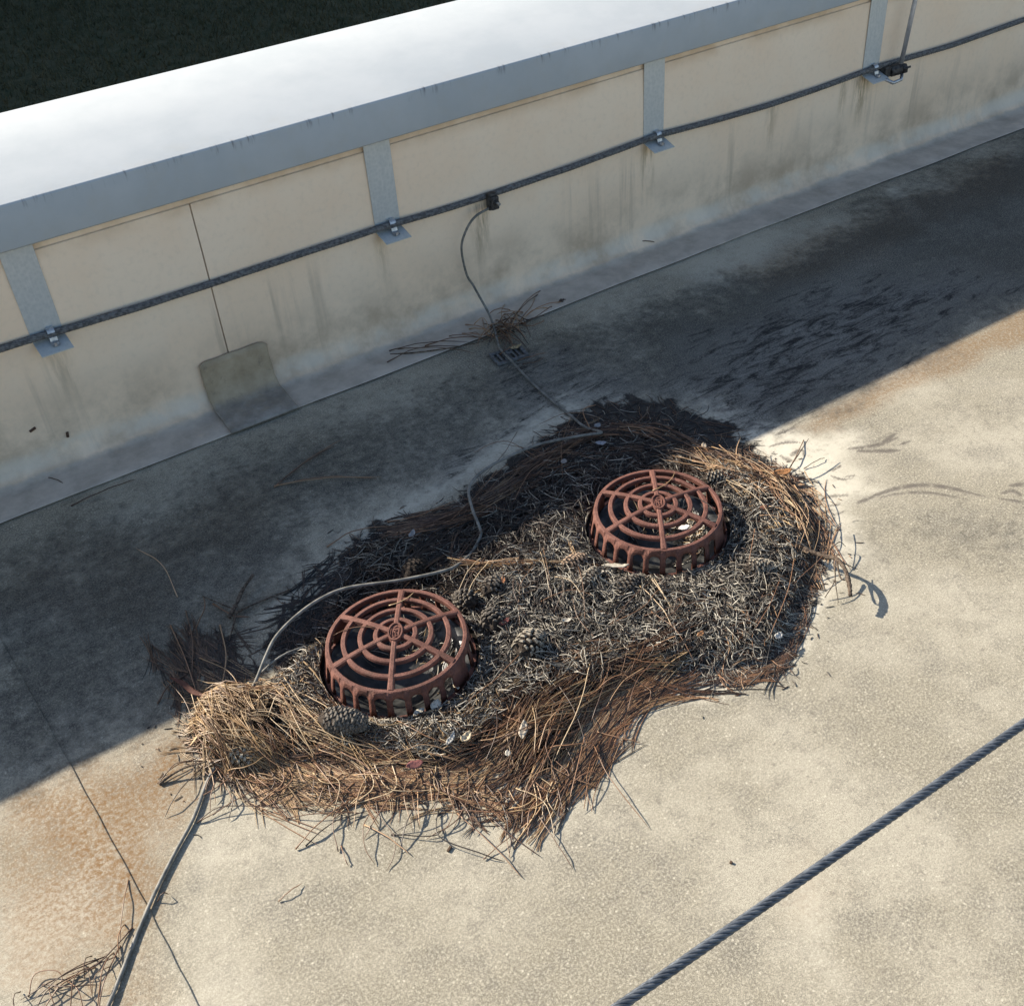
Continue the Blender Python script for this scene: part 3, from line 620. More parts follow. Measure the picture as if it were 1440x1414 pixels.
# ------------------------------------------------------------------ roof drains
def dome(r): return 0.087 - 0.018*(r/0.143)**2
def drain(cx, cy, label):
    t = thing('roof_drain', label, 'drain', (cx, cy, 0), 0, 'rusty domed roof drains')
    def ring(r, w, h, nm='ring', n=72):
        z = dome(r); mb = MB(); pr = [(r-w/2, z-h), (r-w/2, z-0.001), (r-w/2+0.0018, z+0.0006), (r+w/2-0.0018, z), (r+w/2, z-0.0022), (r+w/2, z-h)]
        mb.lathe(pr, (0, 0, 0), n); return mb.build(nm, M['iron'], t)
    ring(0.1405, 0.0095, 0.011, 'rim')
    for r in (0.0405, 0.0725, 0.1075): ring(r, 0.0105, 0.009)
    for k in range(6):
        a = math.radians(-3+60*k); mb = MB(); pts = np.linspace(0.012, 0.139, 12); v = []; f = []
        for r in pts:
            z = dome(r)+0.0012; w = 0.0058+0.0014*((r/0.14)**4)
            for s_, zz in ((-1, -0.010), (-0.95, -0.0012), (-0.5, 0.0004), (0.5, 0.0004), (0.95, -0.0012), (1, -0.010)):
                v.append((r*math.cos(a)-s_*w*math.sin(a), r*math.sin(a)+s_*w*math.cos(a), z+zz))
        for i in range(11):
            f += [(i*6+j, i*6+(j+1) % 6, (i+1)*6+(j+1) % 6, (i+1)*6+j) for j in range(6)]
        f += [tuple(range(6))[::-1], tuple(66+j for j in range(6))]
        mb.add(v, f); mb.build('spoke', M['iron'], t)
    # oval badge with raised border and raised letters
    ax = math.radians(57); ca, sa = math.cos(ax), math.sin(ax)
    def bp(u, v, z):
        u *= 1.3; v *= 1.25
        return (u*sa + v*ca, -u*ca + v*sa, z)     # v runs along the spoke, u across
    mb = MB(); n = 28; zb = dome(0)
    def oval(a, b, z): return [bp(a*math.cos(2*PI*i/n), b*math.sin(2*PI*i/n), z) for i in range(n)]
    o1, o2 = oval(0.0125, 0.0205, zb-0.008), oval(0.0118, 0.0198, zb+0.001)
    mb.add(o1+o2, [(i, (i+1) % n, n+(i+1) % n, n+i) for i in range(n)] + [tuple(range(n, 2*n))])
    bdg = mb.build('badge', M['iron'], t)
    mb = MB(); a_, b_, c_, d_ = oval(0.0118, 0.0198, zb+0.0009), oval(0.0118, 0.0198, zb+0.0042), oval(0.0094, 0.0172, zb+0.0042), oval(0.0090, 0.0168, zb+0.0009)
    mb.add(a_+b_+c_+d_, [(r*n+i, r*n+(i+1) % n, (r+1)*n+(i+1) % n, (r+1)*n+i) for r in range(3) for i in range(n)]); mb.build('border', M['iron'], bdg)
    mb = MB(); hz = zb+0.0036
    for st_ in ([(-0.0068, 0.0085), (-0.0070, -0.0085), (-0.0058, -0.0110)], [(0.0062, 0.0095), (0.0064, -0.0100)], [(-0.003, 0.0095), (0.003, 0.0110)],
                [(-0.0022, -0.0128), (0.0018, -0.0122), (0.0030, -0.0085)], [(-0.0030, 0.0060), (-0.0030, -0.0060)], [(-0.0030, 0.0060), (0.0016, 0.0052), (0.0020, 0.0016), (-0.0024, 0.0004)], [(-0.0010, 0.0002), (0.0024, -0.0058)], [(-0.0034, -0.0088), (-0.0010, -0.0080)]):
        P = [bp(u, v, zb+0.0018) for u, v in st_]
        mb.tube(P, 0.00115, 6)
    mb.build('letters', M['iron'], bdg, True)
    # slotted skirt
    N = 26; V = []; segs = []
    lock = [math.radians(-63), math.radians(117)]
    cols = []
    for k in range(N):
        a0 = 2*PI*(k+0.5)/N; per = 2*PI/N
        filled = any(abs((a0-l+PI) % (2*PI)-PI) < per*0.75 for l in lock)
        if filled:
            for u in np.linspace(-0.5, 0.5, 7)[:-1]: cols.append((a0+u*per, 0.0))
            continue
        hw = 0.33
        cols += [(a0-0.5*per, 0.0), (a0-hw*per-1e-5, 0.0)]
        for u in np.linspace(-1, 1, 9): cols.append((a0+u*hw*per, 0.64+0.15*math.sqrt(max(0, 1-u*u))))
        cols += [(a0+hw*per+1e-5, 0.0)]
    V = []; F = []; NV = 4
    def sk(v): # profile of the skirt from base (0) to rim (1)
        return 0.1555-0.0105*v**1.3, 0.003+0.066*v
    for a, v0 in cols:
        for j in range(NV):
            v = v0+(1-v0)*j/(NV-1); r, z = sk(v); V.append((r*math.cos(a), r*math.sin(a), z))
    nc = len(cols)
    for i in range(nc):
        j2 = (i+1) % nc
        F += [(i*NV+j, j2*NV+j, j2*NV+j+1, i*NV+j+1) for j in range(NV-1)]
    o = mesh_np('skirt', V, F, M['iron'], t, True); s = o.modifiers.new('s', 'SOLIDIFY'); s.thickness = 0.006; s.offset = -1
    mb = MB(); mb.lathe([(0.150, 0.0015), (0.158, 0.0015), (0.158, 0.005), (0.150, 0.007)], (0, 0, 0), 72); mb.build('base_ring', M['iron'], t)
    mb = MB(); mb.lathe([(0.152, 0.0045), (0.128, 0.002), (0.110, -0.022), (0.075, -0.052), (0.045, -0.060), (0.0005, -0.060)], (0, 0, 0), 56, closed=False); mb.build('bowl', M['bowl'], t, True)
    return t
drain(*DRAINS[0], 'rusty red iron roof drain dome nearer the lower left, beside the dark pine cone')
drain(*DRAINS[1], 'rusty red iron roof drain dome farther right, with a white flake on its bars')

# ------------------------------------------------------------------ needle bed
res = 0.006
bx = np.arange(MAT[:, 0].min()-0.02, MAT[:, 0].max()+0.02, res); by = np.arange(MAT[:, 1].min()-0.02, MAT[:, 1].max()+0.02, res)
X, Y = np.meshgrid(bx, by); xf, yf = X.ravel(), Y.ravel()
H = bed_h(xf, yf) + 0.012*(fbm(xf, yf, 55, 21)-0.5) + 0.008*(fbm(xf, yf, 120, 22, 2)-0.5)
ok = poly_sd(xf, yf, MAT) + 0.06*(fbm(xf, yf, 20, 8)-0.5) < -0.008
for cx, cy in DRAINS: ok &= np.hypot(xf-cx, yf-cy) > 0.156
H = np.maximum(H, 0.0015)
nx = len(bx); i = np.arange((len(by)-1)*(nx-1)); a = (i//(nx-1))*nx + i % (nx-1)
Q = np.c_[a, a+1, a+nx+1, a+nx]; Q = Q[ok[Q].all(1)]
use = np.unique(Q); mp = np.full(len(xf), -1); mp[use] = np.arange(len(use))
tag(mesh_np('needle_humus', np.c_[xf, yf, H][use], mp[Q], M['bed'], None, True), 'black rotted needle humus under the needle heap around the drains', 'humus', None, 'stuff')
# fast lookup of the bed height for the needles
LX = np.arange(-0.4, 2.2, 0.01); LY = np.arange(0.4, 2.4, 0.01); LXX, LYY = np.meshgrid(LX, LY)
LH = np.where(poly_sd(LXX, LYY, MAT) < 0, bed_h(LXX.ravel(), LYY.ravel()).reshape(LXX.shape), 0.0)
def bh(x, y):
    u = np.clip((x-LX[0])/0.01, 0, len(LX)-2); v = np.clip((y-LY[0])/0.01, 0, len(LY)-2)
    iu = u.astype(int); iv = v.astype(int); fu = np.clip(u-iu, 0, 1); fv = np.clip(v-iv, 0, 1)
    return (LH[iv, iu]*(1-fu)+LH[iv, iu+1]*fu)*(1-fv) + (LH[iv+1, iu]*(1-fu)+LH[iv+1, iu+1]*fu)*fv

PAL = {'grey': [(0.38, 0.345, 0.28), (0.20, 0.175, 0.14), (0.055, 0.047, 0.04), (0.52, 0.48, 0.40)],
       'brown': [(0.30, 0.158, 0.082), (0.18, 0.09, 0.048), (0.07, 0.038, 0.024), (0.45, 0.285, 0.16)],
       'tan': [(0.50, 0.345, 0.185), (0.36, 0.23, 0.115), (0.20, 0.115, 0.06), (0.56, 0.42, 0.26)],
       'dark': [(0.05, 0.034, 0.026), (0.03, 0.023, 0.02), (0.085, 0.052, 0.036), (0.02, 0.017, 0.015)],
       'umber': [(0.20, 0.105, 0.055), (0.13, 0.07, 0.04), (0.09, 0.05, 0.032), (0.24, 0.14, 0.08)]}
def pal(names, n):
    base = np.array([PAL[names[i % len(names)]][j] for i, j in zip(rng.integers(0, len(names), n), rng.integers(0, 4, n))])
    return base*rng.uniform(0.75, 1.2, (n, 1))
SEG = 5
class Needles:
    def __init__(s): s.c = []; s.r = []; s.col = []
    def add(s, x, y, th, L, curl, lift, rise, rad, col, zig=0.0):
        """x, y: middle of each needle; th heading; lift: height over the bed; rise: end-to-end tilt"""
        n = len(x); t = np.linspace(-0.5, 0.5, SEG+1)
        TH = th[:, None] + curl[:, None]*t[None] + zig*rng.normal(0, 1, (n, 1))*(t[None]**2)*2
        st = L[:, None]/SEG
        dx = np.cos((TH[:, 1:]+TH[:, :-1])/2)*st; dy = np.sin((TH[:, 1:]+TH[:, :-1])/2)*st
        PX = np.c_[np.zeros(n), np.cumsum(dx, 1)]; PY = np.c_[np.zeros(n), np.cumsum(dy, 1)]
        PX += x[:, None]-PX[:, SEG//2:SEG//2+1]; PY += y[:, None]-PY[:, SEG//2:SEG//2+1]
        bow = rng.uniform(-0.25, 1.0, n)*L*0.05
        Z = lift[:, None] + rise[:, None]*t[None] + bow[:, None]*(1-4*t[None]**2)
        B = bh(PX.ravel(), PY.ravel()).reshape(PX.shape); Z = B + np.maximum(Z*np.clip(B/0.010, 0.12, 1.0), 0.0014)
        for cx, cy in DRAINS:                 # keep clear of the iron dome
            R = np.hypot(PX-cx, PY-cy); inside = R < 0.166
            push = np.where(inside & (R > 0.148), 0.166/np.maximum(R, 1e-3), 1.0)
            PX = cx+(PX-cx)*push; PY = cy+(PY-cy)*push
        C = np.stack([PX, PY, Z], 2)
        keep = np.ones(n, bool)
        for cx, cy in DRAINS: keep &= (np.hypot(C[:, :, 0]-cx, C[:, :, 1]-cy) > 0.157).all(1)
        s.c.append(C[keep]); s.r.append(rad[keep]); s.col.append(col[keep])
    def arrays(s, sides=3):
        C = np.concatenate(s.c); r = np.concatenate(s.r); col = np.concatenate(s.col); n, m = C.shape[:2]
        T = np.gradient(C, axis=1); T /= np.linalg.norm(T, axis=2)[..., None]+1e-9
        A = np.cross(T, np.array([0, 0, 1.0])); A /= np.linalg.norm(A, axis=2)[..., None]+1e-9; B = np.cross(T, A)
        taper = np.array([0.75] + [1]*(m-2) + [0.35])[None, :, None]
        V = np.empty((n, m, sides, 3))
        for k in range(sides):
            a = 2*PI*k/sides + 0.5
            V[:, :, k] = C + (A*math.cos(a)+B*math.sin(a))*r[:, None, None]*taper
        base = (np.arange(n)*m*sides)[:, None, None]; i = (np.arange(m-1)*sides)[None, :, None]; k = np.arange(sides)[None, None]
        k2 = (k+1) % sides
        F = np.stack([base+i+k, base+i+k2, base+i+sides+k2, base+i+sides+k], 3).reshape(-1, 4)
        return V.reshape(-1, 3), F, np.repeat(col, m*sides, axis=0)
    def build(s, name):
        V, F, C = s.arrays(); o = mesh_np(name, V, F, M['needle'], None, True); attr_col(o, 'tint', C); return o
def stroke(nd, pts, w, n, L, cols, jit=0.22, curl=0.5, z=0.03, rad=(0.00075, 0.00105), rise=0.02):
    P = spline(gp(pts, 0.02), 60); T = np.gradient(P, axis=0); th = np.unwrap(np.arctan2(T[:, 1], T[:, 0])); N = np.c_[-np.sin(th), np.cos(th)]
    wm = w/650.0; m3 = (n+2)//3; n = m3*3; u = np.repeat(rng.uniform(0, 59, m3), 3); i = u.astype(int); off = np.repeat(np.clip(rng.normal(0, 0.45, m3), -0.85, 0.85), 3)*wm
    x = P[i, 0]+N[i, 0]*off; y = P[i, 1]+N[i, 1]*off
    bend = (np.interp(np.minimum(u+12, 59), range(60), th)-np.interp(np.maximum(u-12, 0), range(60), th))*0.6
    flip = np.repeat(rng.integers(0, 2, m3), 3)*PI
    thc = th[i]+np.repeat(rng.normal(0, jit, m3), 3)+flip+rng.normal(0, 0.085, n); LL = np.repeat(rng.uniform(*L, m3), 3)*rng.uniform(0.9, 1.05, n)
    bx_ = x-np.cos(thc.reshape(m3, 3).mean(1)).repeat(3)*LL.reshape(m3, 3).mean(1).repeat(3)/2; by_ = y-np.sin(thc.reshape(m3, 3).mean(1)).repeat(3)*LL.reshape(m3, 3).mean(1).repeat(3)/2
    x = bx_+np.cos(thc)*LL/2; y = by_+np.sin(thc)*LL/2        # three needles spring from one sheath
    nd.add(x, y, thc, LL, bend+np.repeat(rng.normal(0, curl, m3), 3)+rng.normal(0, 0.25, n),
           np.repeat(rng.uniform(0.001, z*0.52, m3), 3), np.repeat(rng.normal(0, rise, m3), 3), rng.uniform(*rad, n), np.repeat(pal(cols, m3), 3, 0)*rng.uniform(0.85, 1.15, (n, 1)))
def scatter(nd, poly, n, L, cols, curl=1.1, z=0.016, rad=(0.0006, 0.001), swirl=1.0, jit=0.55, rise=0.012, fs=11):
    lo, hi = poly.min(0), poly.max(0); P = rng.uniform(lo, hi, (n*4, 2)); P = P[poly_sd(P[:, 0], P[:, 1], poly) < 0]
    for cx, cy in DRAINS: P = P[np.hypot(P[:, 0]-cx, P[:, 1]-cy) > 0.156]
    P = P[:n]; n = len(P); x, y = P.T
    th = fbm(x, y, fs, 31, 2)*2*PI*2.2*swirl + rng.normal(0, jit, n)
    nd.add(x, y, th, rng.uniform(*L, n), rng.normal(0, curl, n), rng.uniform(0.0, z, n), rng.normal(0, rise, n), rng.uniform(*rad, n), pal(cols, n), 0.4)

nd = Needles()
# grey weathered needles in and around the sump
GREY1 = gp([(1010, 650), (1090, 700), (1140, 770), (1120, 870), (1075, 930), (960, 935), (880, 930), (780, 970), (690, 1000), (655, 960), (680, 870), (690, 810), (770, 775), (830, 720), (850, 800), (960, 805), (1030, 740)], 0.02)
GREY2 = gp([(400, 950), (450, 895), (470, 980), (540, 1010), (640, 985), (680, 960), (720, 1000), (620, 1060), (480, 1050), (420, 1000)], 0.02)
GREY3 = gp([(650, 700), (780, 640), (900, 600), (985, 640), (850, 690), (820, 770), (700, 800), (600, 800), (490, 805), (510, 765), (600, 735)], 0.02)
RIMS = gp([(960, 610), (1060, 640), (1130, 680), (1165, 760), (1140, 860), (1090, 940), (1000, 955), (1020, 900), (1100, 800), (1060, 700)], 0.02)
scatter(nd, SUMP, 2200, (0.03, 0.09), ['dark', 'grey', 'umber', 'dark'], 0.8, 0.008)
scatter(nd, MAT, 6500, (0.02, 0.06), ['dark', 'grey', 'dark'], 0.9, 0.010)
scatter(nd, GREY1, 9500, (0.018, 0.055), ['grey', 'grey', 'grey', 'dark'], 1.3, 0.022, (0.0006, 0.0013), rise=0.018)
scatter(nd, GREY2, 3400, (0.018, 0.05), ['grey', 'grey', 'grey', 'dark', 'tan'], 1.3, 0.022, (0.0006, 0.0013), rise=0.018)
scatter(nd, GREY3, 3000, (0.03, 0.08), ['dark', 'grey', 'dark'], 0.9, 0.016)
scatter(nd, RIMS, 1600, (0.03, 0.08), ['dark', 'grey', 'brown'], 1.0, 0.02)
for cx, cy in DRAINS:
    n = 900; a = rng.uniform(0, 2*PI, n); r = rng.uniform(0.16, 0.24, n); x = cx+r*np.cos(a); y = cy+r*np.sin(a)
    k = (y < cy+0.10); x, y, a = x[k], y[k], a[k]; n = len(x)
    nd.add(x, y, a+PI/2+rng.normal(0, 0.8, n), rng.uniform(0.025, 0.06, n), rng.normal(0, 1.0, n), rng.uniform(0.0, 0.013, n), rng.normal(0, 0.012, n), rng.uniform(0.0006, 0.0012, n), pal(['grey', 'grey', 'dark'], n), 0.4)
LG, MD = (0.11, 0.19), (0.07, 0.13)
# brown bundles, in the order they lie
stroke(nd, [(1000, 642), (1050, 660), (1100, 690), (1138, 735), (1150, 790)], 42, 330, LG, ['tan', 'brown'], 0.16, 0.35, 0.034)
stroke(nd, [(1000, 648), (1040, 690), (1085, 740), (1125, 800)], 34, 130, MD, ['tan', 'brown'], 0.3, 0.4, 0.034)
stroke(nd, [(1000, 640), (1060, 650), (1105, 668), (1125, 690)], 24, 130, MD, ['brown'], 0.3, 0.4, 0.028)
stroke(nd, [(935, 925), (885, 950), (845, 990), (800, 1050), (735, 1135)], 56, 560, LG, ['brown', 'brown', 'tan', 'umber'], 0.17, 0.4, 0.040)
stroke(nd, [(860, 990), (830, 1030), (790, 1090), (740, 1160)], 40, 170, MD, ['brown', 'tan'], 0.2, 0.4, 0.03)
stroke(nd, [(940, 920), (820, 950), (740, 1005), (680, 1065)], 52, 300, LG, ['brown', 'umber', 'tan'], 0.22, 0.4, 0.034)
stroke(nd, [(410, 1060), (520, 1075), (620, 1082), (700, 1055), (770, 1010)], 38, 360, LG, ['brown', 'tan', 'umber'], 0.22, 0.4, 0.032)
stroke(nd, [(850, 992), (930, 968), (1010, 955), (1085, 935), (1115, 880)], 16, 170, MD, ['umber', 'brown', 'dark'], 0.16, 0.5, 0.016)
stroke(nd, [(850, 1000), (835, 1030), (815, 1075)], 20, 80, MD, ['dark', 'umber'], 0.2, 0.5, 0.016)
stroke(nd, [(835, 608), (760, 650), (700, 690), (640, 720), (560, 738)], 40, 520, LG, ['umber', 'brown', 'umber'], 0.16, 0.35, 0.034)
stroke(nd, [(720, 690), (650, 740), (595, 800)], 40, 190, LG, ['umber', 'dark'], 0.22, 0.4, 0.026)
stroke(nd, [(820, 600), (890, 602), (955, 618), (1015, 645)], 34, 300, LG, ['umber', 'brown', 'dark'], 0.2, 0.4, 0.03)
stroke(nd, [(760, 660), (820, 650), (900, 640), (960, 640)], 44, 220, LG, ['umber', 'dark'], 0.3, 0.5, 0.024)
stroke(nd, [(660, 795), (730, 798), (810, 798)], 10, 60, LG, ['brown', 'tan'], 0.07, 0.25, 0.034)
stroke(nd, [(300, 968), (370, 985), (450, 1030), (540, 1068)], 46, 260, LG, ['tan', 'tan', 'brown'], 0.22, 0.4, 0.05)
stroke(nd, [(280, 1010), (325, 1045), (375, 1085), (420, 1105)], 48, 290, LG, ['tan', 'tan', 'brown'], 0.24, 0.45, 0.052)
stroke(nd, [(318, 965), (328, 1015), (322, 1085)], 44, 120, MD, ['tan'], 0.35, 0.5, 0.06)
stroke(nd, [(290, 1030), (330, 1050), (380, 1075), (430, 1085)], 26, 130, LG, ['tan'], 0.3, 0.4, 0.075)
stroke(nd, [(430, 975), (490, 1035), (600, 1075)], 46, 230, LG, ['tan', 'brown'], 0.25, 0.4, 0.036)
stroke(nd, [(470, 1088), (560, 1098), (640, 1110), (700, 1130)], 34, 260, MD, ['tan', 'brown', 'umber'], 0.5, 0.6, 0.02)
stroke(nd, [(380, 1090), (450, 1100), (520, 1100)], 30, 130, MD, ['brown', 'tan'], 0.4, 0.5, 0.02)
stroke(nd, [(255, 890), (280, 930), (300, 985)], 56, 330, MD, ['dark', 'umber'], 0.25, 0.5, 0.03)
stroke(nd, [(285, 900), (320, 915), (345, 950)], 40, 110, MD, ['dark'], 0.6, 0.6, 0.02)
stroke(nd, [(480, 790), (440, 830), (395, 880)], 40, 160, MD, ['dark'], 0.5, 0.6, 0.01)
for q in range(26):                       # loose tufts across the grey area
    x, y = rng.uniform(680, 1110), rng.uniform(790, 940); a = rng.uniform(0, PI)
    stroke(nd, [(x-30*math.cos(a), y-20*math.sin(a)), (x, y), (x+30*math.cos(a), y+20*math.sin(a))], 12, 9, MD, [['tan', 'brown', 'grey'][q % 3]], 0.25, 0.5, 0.032)
mat_o = nd.build('needle_heap'); tag(mat_o, 'heap of grey and brown dry pine needles packed around both drains', 'pine needles', None, 'stuff')

# crumbs thinning out round the heap
nc_ = Needles(); P = rng.uniform(MAT.min(0)-0.12, MAT.max(0)+0.12, (26000, 2)); sd_ = poly_sd(P[:, 0], P[:, 1], MAT)
P = P[(sd_ > -0.02) & (rng.uniform(0, 1, len(P)) < np.exp(-np.maximum(sd_, 0)/0.022)*0.8)][:2600]; n = len(P)
nc_.add(P[:, 0], P[:, 1], rng.uniform(0, 2*PI, n), rng.uniform(0.003, 0.022, n), rng.normal(0, 0.8, n), np.full(n, 0.001), np.zeros(n), rng.uniform(0.0005, 0.0012, n), pal(['dark', 'umber', 'dark', 'grey'], n))
tag(nc_.build('needle_crumbs'), 'small broken needle crumbs thinning out on the roof round the heap', 'needle crumbs', None, 'stuff')

# needles and crumbs fallen into the drain bowls
nb = Needles(); C = []; R_ = []; K = []
for (cx, cy), n, a0 in ((DRAINS[0], 90, 0.6), (DRAINS[1], 300, 0.2)):
    a = rng.normal(a0, 0.8, n); r = np.sqrt(rng.uniform(0.25, 1, n))*0.115; x = cx+r*np.cos(a); y = cy+r*np.sin(a)
    zb = np.interp(r, [0, .045, .075, .11, .128], [-.058, -.058, -.05, -.02, .004]); th = rng.uniform(0, 2*PI, n); L = rng.uniform(0.02, 0.05, n)
    t = np.linspace(-0.5, 0.5, SEG+1); TH = th[:, None]+rng.normal(0, 1, n)[:, None]*t
    PX = x[:, None]+np.cos(TH)*t*L[:, None]; PY = y[:, None]+np.sin(TH)*t*L[:, None]
    RR = np.hypot(PX-cx, PY-cy); Z = np.interp(RR, [0, .045, .075, .11, .128], [-.058, -.058, -.05, -.02, .004])+rng.uniform(0.002, 0.012, n)[:, None]
    C.append(np.stack([PX, PY, Z], 2)); R_.append(rng.uniform(0.0008, 0.0014, n)); K.append(pal(['grey', 'grey', 'tan'], n))
nb.c, nb.r, nb.col = C, R_, K
tag(nb.build('drain_litter'), 'short dead needles lying inside the drain bowls', 'pine needles', None, 'stuff')

# ------------------------------------------------------------------ single stray needles, each its own object
def needle_obj(P, r, col, label, group, sheath=True):
    P = np.asarray(P, float); mb = MB(); n = len(P); rr = [r*(1.0 if i < n-2 else (0.8 if i == n-2 else 0.35)) for i in range(n)]
    if sheath: rr[0] = r*1.5; rr[1] = r*1.25
    mb.tube(P, rr, 4); o = mb.build('pine_needle', M['needle'], None, True)
    attr_col(o, 'tint', np.tile(np.array(col), (len(o.data.vertices), 1))); tag(o, label, 'pine needle', group); return o
G1, L1 = 'stray needles below the heap', 'single dry pine needle lying loose on the sunlit roof below the needle heap'
G2, L2 = 'stray needles in the lower left corner', 'single dry pine needle in the loose tuft beside the wire in the lower left corner'
G3, L3 = 'stray needles at the wall foot', 'single dry brown pine needle in the tangle at the wall foot around the wire anchor'
G4, L4 = 'stray needles in the shade', 'single dark pine needle lying on the shaded roof between wall and drains'
G5, L5 = 'loose needles on top of the heap', 'single long pine needle lying loose on top of the needle heap'
def stray(pts, arch=0.006, col='umber', g=(G1, L1), r=0.00095, z0=0.0016):
    P = [G(x, y, 0) for x, y in pts]; P = spline([(p[0], p[1], 0) for p in P], max(8, 4*len(P))); n = len(P); u = np.linspace(0, 1, n)
    P[:, 2] = bh(P[:, 0], P[:, 1]) + z0 + arch*np.sin(u*PI)**1.0 + 0.0015*np.sin(u*9+pts[0][0])**2
    needle_obj(P, r*random.uniform(0.85, 1.2), pal([col], 1)[0], g[1], g[0])
S1 = [[(755, 1144), (780, 1185), (807, 1224)], [(835, 1048), (857, 1099), (913, 1166)], [(780, 1172), (791, 1125), (812, 1083)], [(710, 1166), (714, 1190), (718, 1211)], [(643, 1144), (697, 1195), (735, 1236)],
      [(680, 1209), (710, 1185), (745, 1156)], [(617, 1140), (614, 1166), (624, 1185), (678, 1204), (710, 1212)], [(638, 1121), (636, 1153), (620, 1176)], [(579, 1112), (584, 1140), (590, 1166)], [(588, 1114), (589, 1140), (591, 1166)],
      [(617, 1118), (604, 1150), (550, 1174)], [(518, 1112), (521, 1147), (513, 1169), (515, 1198), (528, 1217)], [(529, 1128), (534, 1150), (555, 1179), (555, 1204), (544, 1225)], [(512, 1160), (545, 1180), (579, 1204)], [(550, 1174), (608, 1179), (624, 1166)],
      [(222, 1103), (247, 1084), (279, 1067)], [(224, 1101), (252, 1078), (290, 1072)], [(277, 1158), (309, 1142), (347, 1119), (404, 1090)], [(277, 1158), (318, 1140), (415, 1138)], [(410, 1137), (460, 1136), (517, 1131)], [(401, 1151), (460, 1148), (517, 1144)],
      [(416, 1195), (450, 1165), (500, 1120)], [(430, 1190), (470, 1160), (520, 1140)], [(476, 1198), (470, 1160), (490, 1125)], [(640, 1120), (660, 1150), (668, 1175)], [(655, 1100), (675, 1140), (690, 1165)], [(700, 1120), (712, 1150), (716, 1180)],
      [(735, 1130), (722, 1170), (716, 1205)], [(760, 1140), (745, 1165), (742, 1178)], [(800, 1105), (830, 1092), (858, 1098)], [(290, 1075), (255, 1120), (232, 1150)], [(310, 1090), (300, 1120), (296, 1145)], [(330, 1090), (345, 1115), (365, 1120)], [(345, 1085), (375, 1110), (388, 1118)],
      [(330, 1100), (330, 1130), (322, 1155)], [(840, 1030), (870, 1040), (905, 1046)], [(1085, 930), (1100, 945), (1120, 938)], [(1010, 950), (1020, 965), (1036, 972)], [(1080, 950), (1090, 962), (1102, 965)], [(905, 965), (915, 975), (912, 990)],
      [(392, 1268), (410, 1255), (425, 1243)], [(480, 1190), (486, 1210), (490, 1218)], [(1130, 660), (1150, 650), (1160, 645)], [(1130, 620), (1118, 648), (1105, 668)], [(500, 1100), (470, 1130), (450, 1145)], [(560, 1108), (540, 1140), (512, 1180)], [(600, 1110), (575, 1160), (562, 1200)],
      [(660, 1130), (640, 1160), (600, 1180)], [(690, 1150), (720, 1180), (760, 1205)], [(640, 1140), (690, 1150), (740, 1145)], [(420, 1100), (400, 1125), (372, 1136)], [(450, 1108), (480, 1118), (530, 1112)], [(620, 1110), (650, 1130), (700, 1140)]]
for i, p in enumerate(S1): stray(p, random.uniform(0.004, 0.016), ['umber', 'brown', 'dark', 'umber'][i % 4])
for k in range(75):                       # short overhanging ones all along the lower edge
    u = random.random(); e = [(300, 1095), (420, 1100), (520, 1105), (620, 1108), (700, 1125), (760, 1130), (820, 1060)]; q = spline(e, 60)[int(u*59)]
    a = random.uniform(0.3, 2.6); l = random.uniform(35, 105); x0, y0 = q[0]-l*.4*math.cos(a), q[1]-l*.4*math.sin(a); b = random.uniform(-0.9, 0.9)
    stray([(x0, y0), (x0+l*.5*math.cos(a), y0+l*.5*math.sin(a)), (x0+l*math.cos(a+b), y0+l*math.sin(a+b))], random.uniform(0.004, 0.012), ['brown', 'umber', 'tan'][k % 3])
S2 = [[(181, 1238), (175, 1288), (169, 1332)], [(176, 1300), (172, 1325), (168, 1345)], [(41, 1402), (52, 1373), (82, 1370), (90, 1381), (73, 1393)], [(117, 1355), (128, 1375), (131, 1405)], [(140, 1349), (85, 1378), (29, 1407)], [(187, 1305), (146, 1355), (87, 1384)],
      [(70, 1388), (74, 1402), (80, 1420)], [(150, 1345), (100, 1372), (40, 1414)], [(135, 1360), (90, 1390), (60, 1425)], [(160, 1340), (150, 1370), (138, 1420)], [(170, 1330), (150, 1390), (140, 1425)], [(125, 1360), (110, 1385), (100, 1425)], [(30, 1395), (25, 1408), (22, 1425)], [(95, 1380), (115, 1400), (120, 1425)], [(60, 1385), (100, 1395), (140, 1385)], [(165, 1345), (130, 1365), (95, 1372)],
      [(155, 1360), (140, 1380), (130, 1400)], [(222, 1268), (232, 1262), (238, 1258)], [(110, 1370), (70, 1398), (50, 1425)], [(130, 1345), (125, 1360), (120, 1380)]]
for i, p in enumerate(S2): stray(p, random.uniform(0.006, 0.02), ['umber', 'brown', 'umber'][i % 3], (G2, L2))
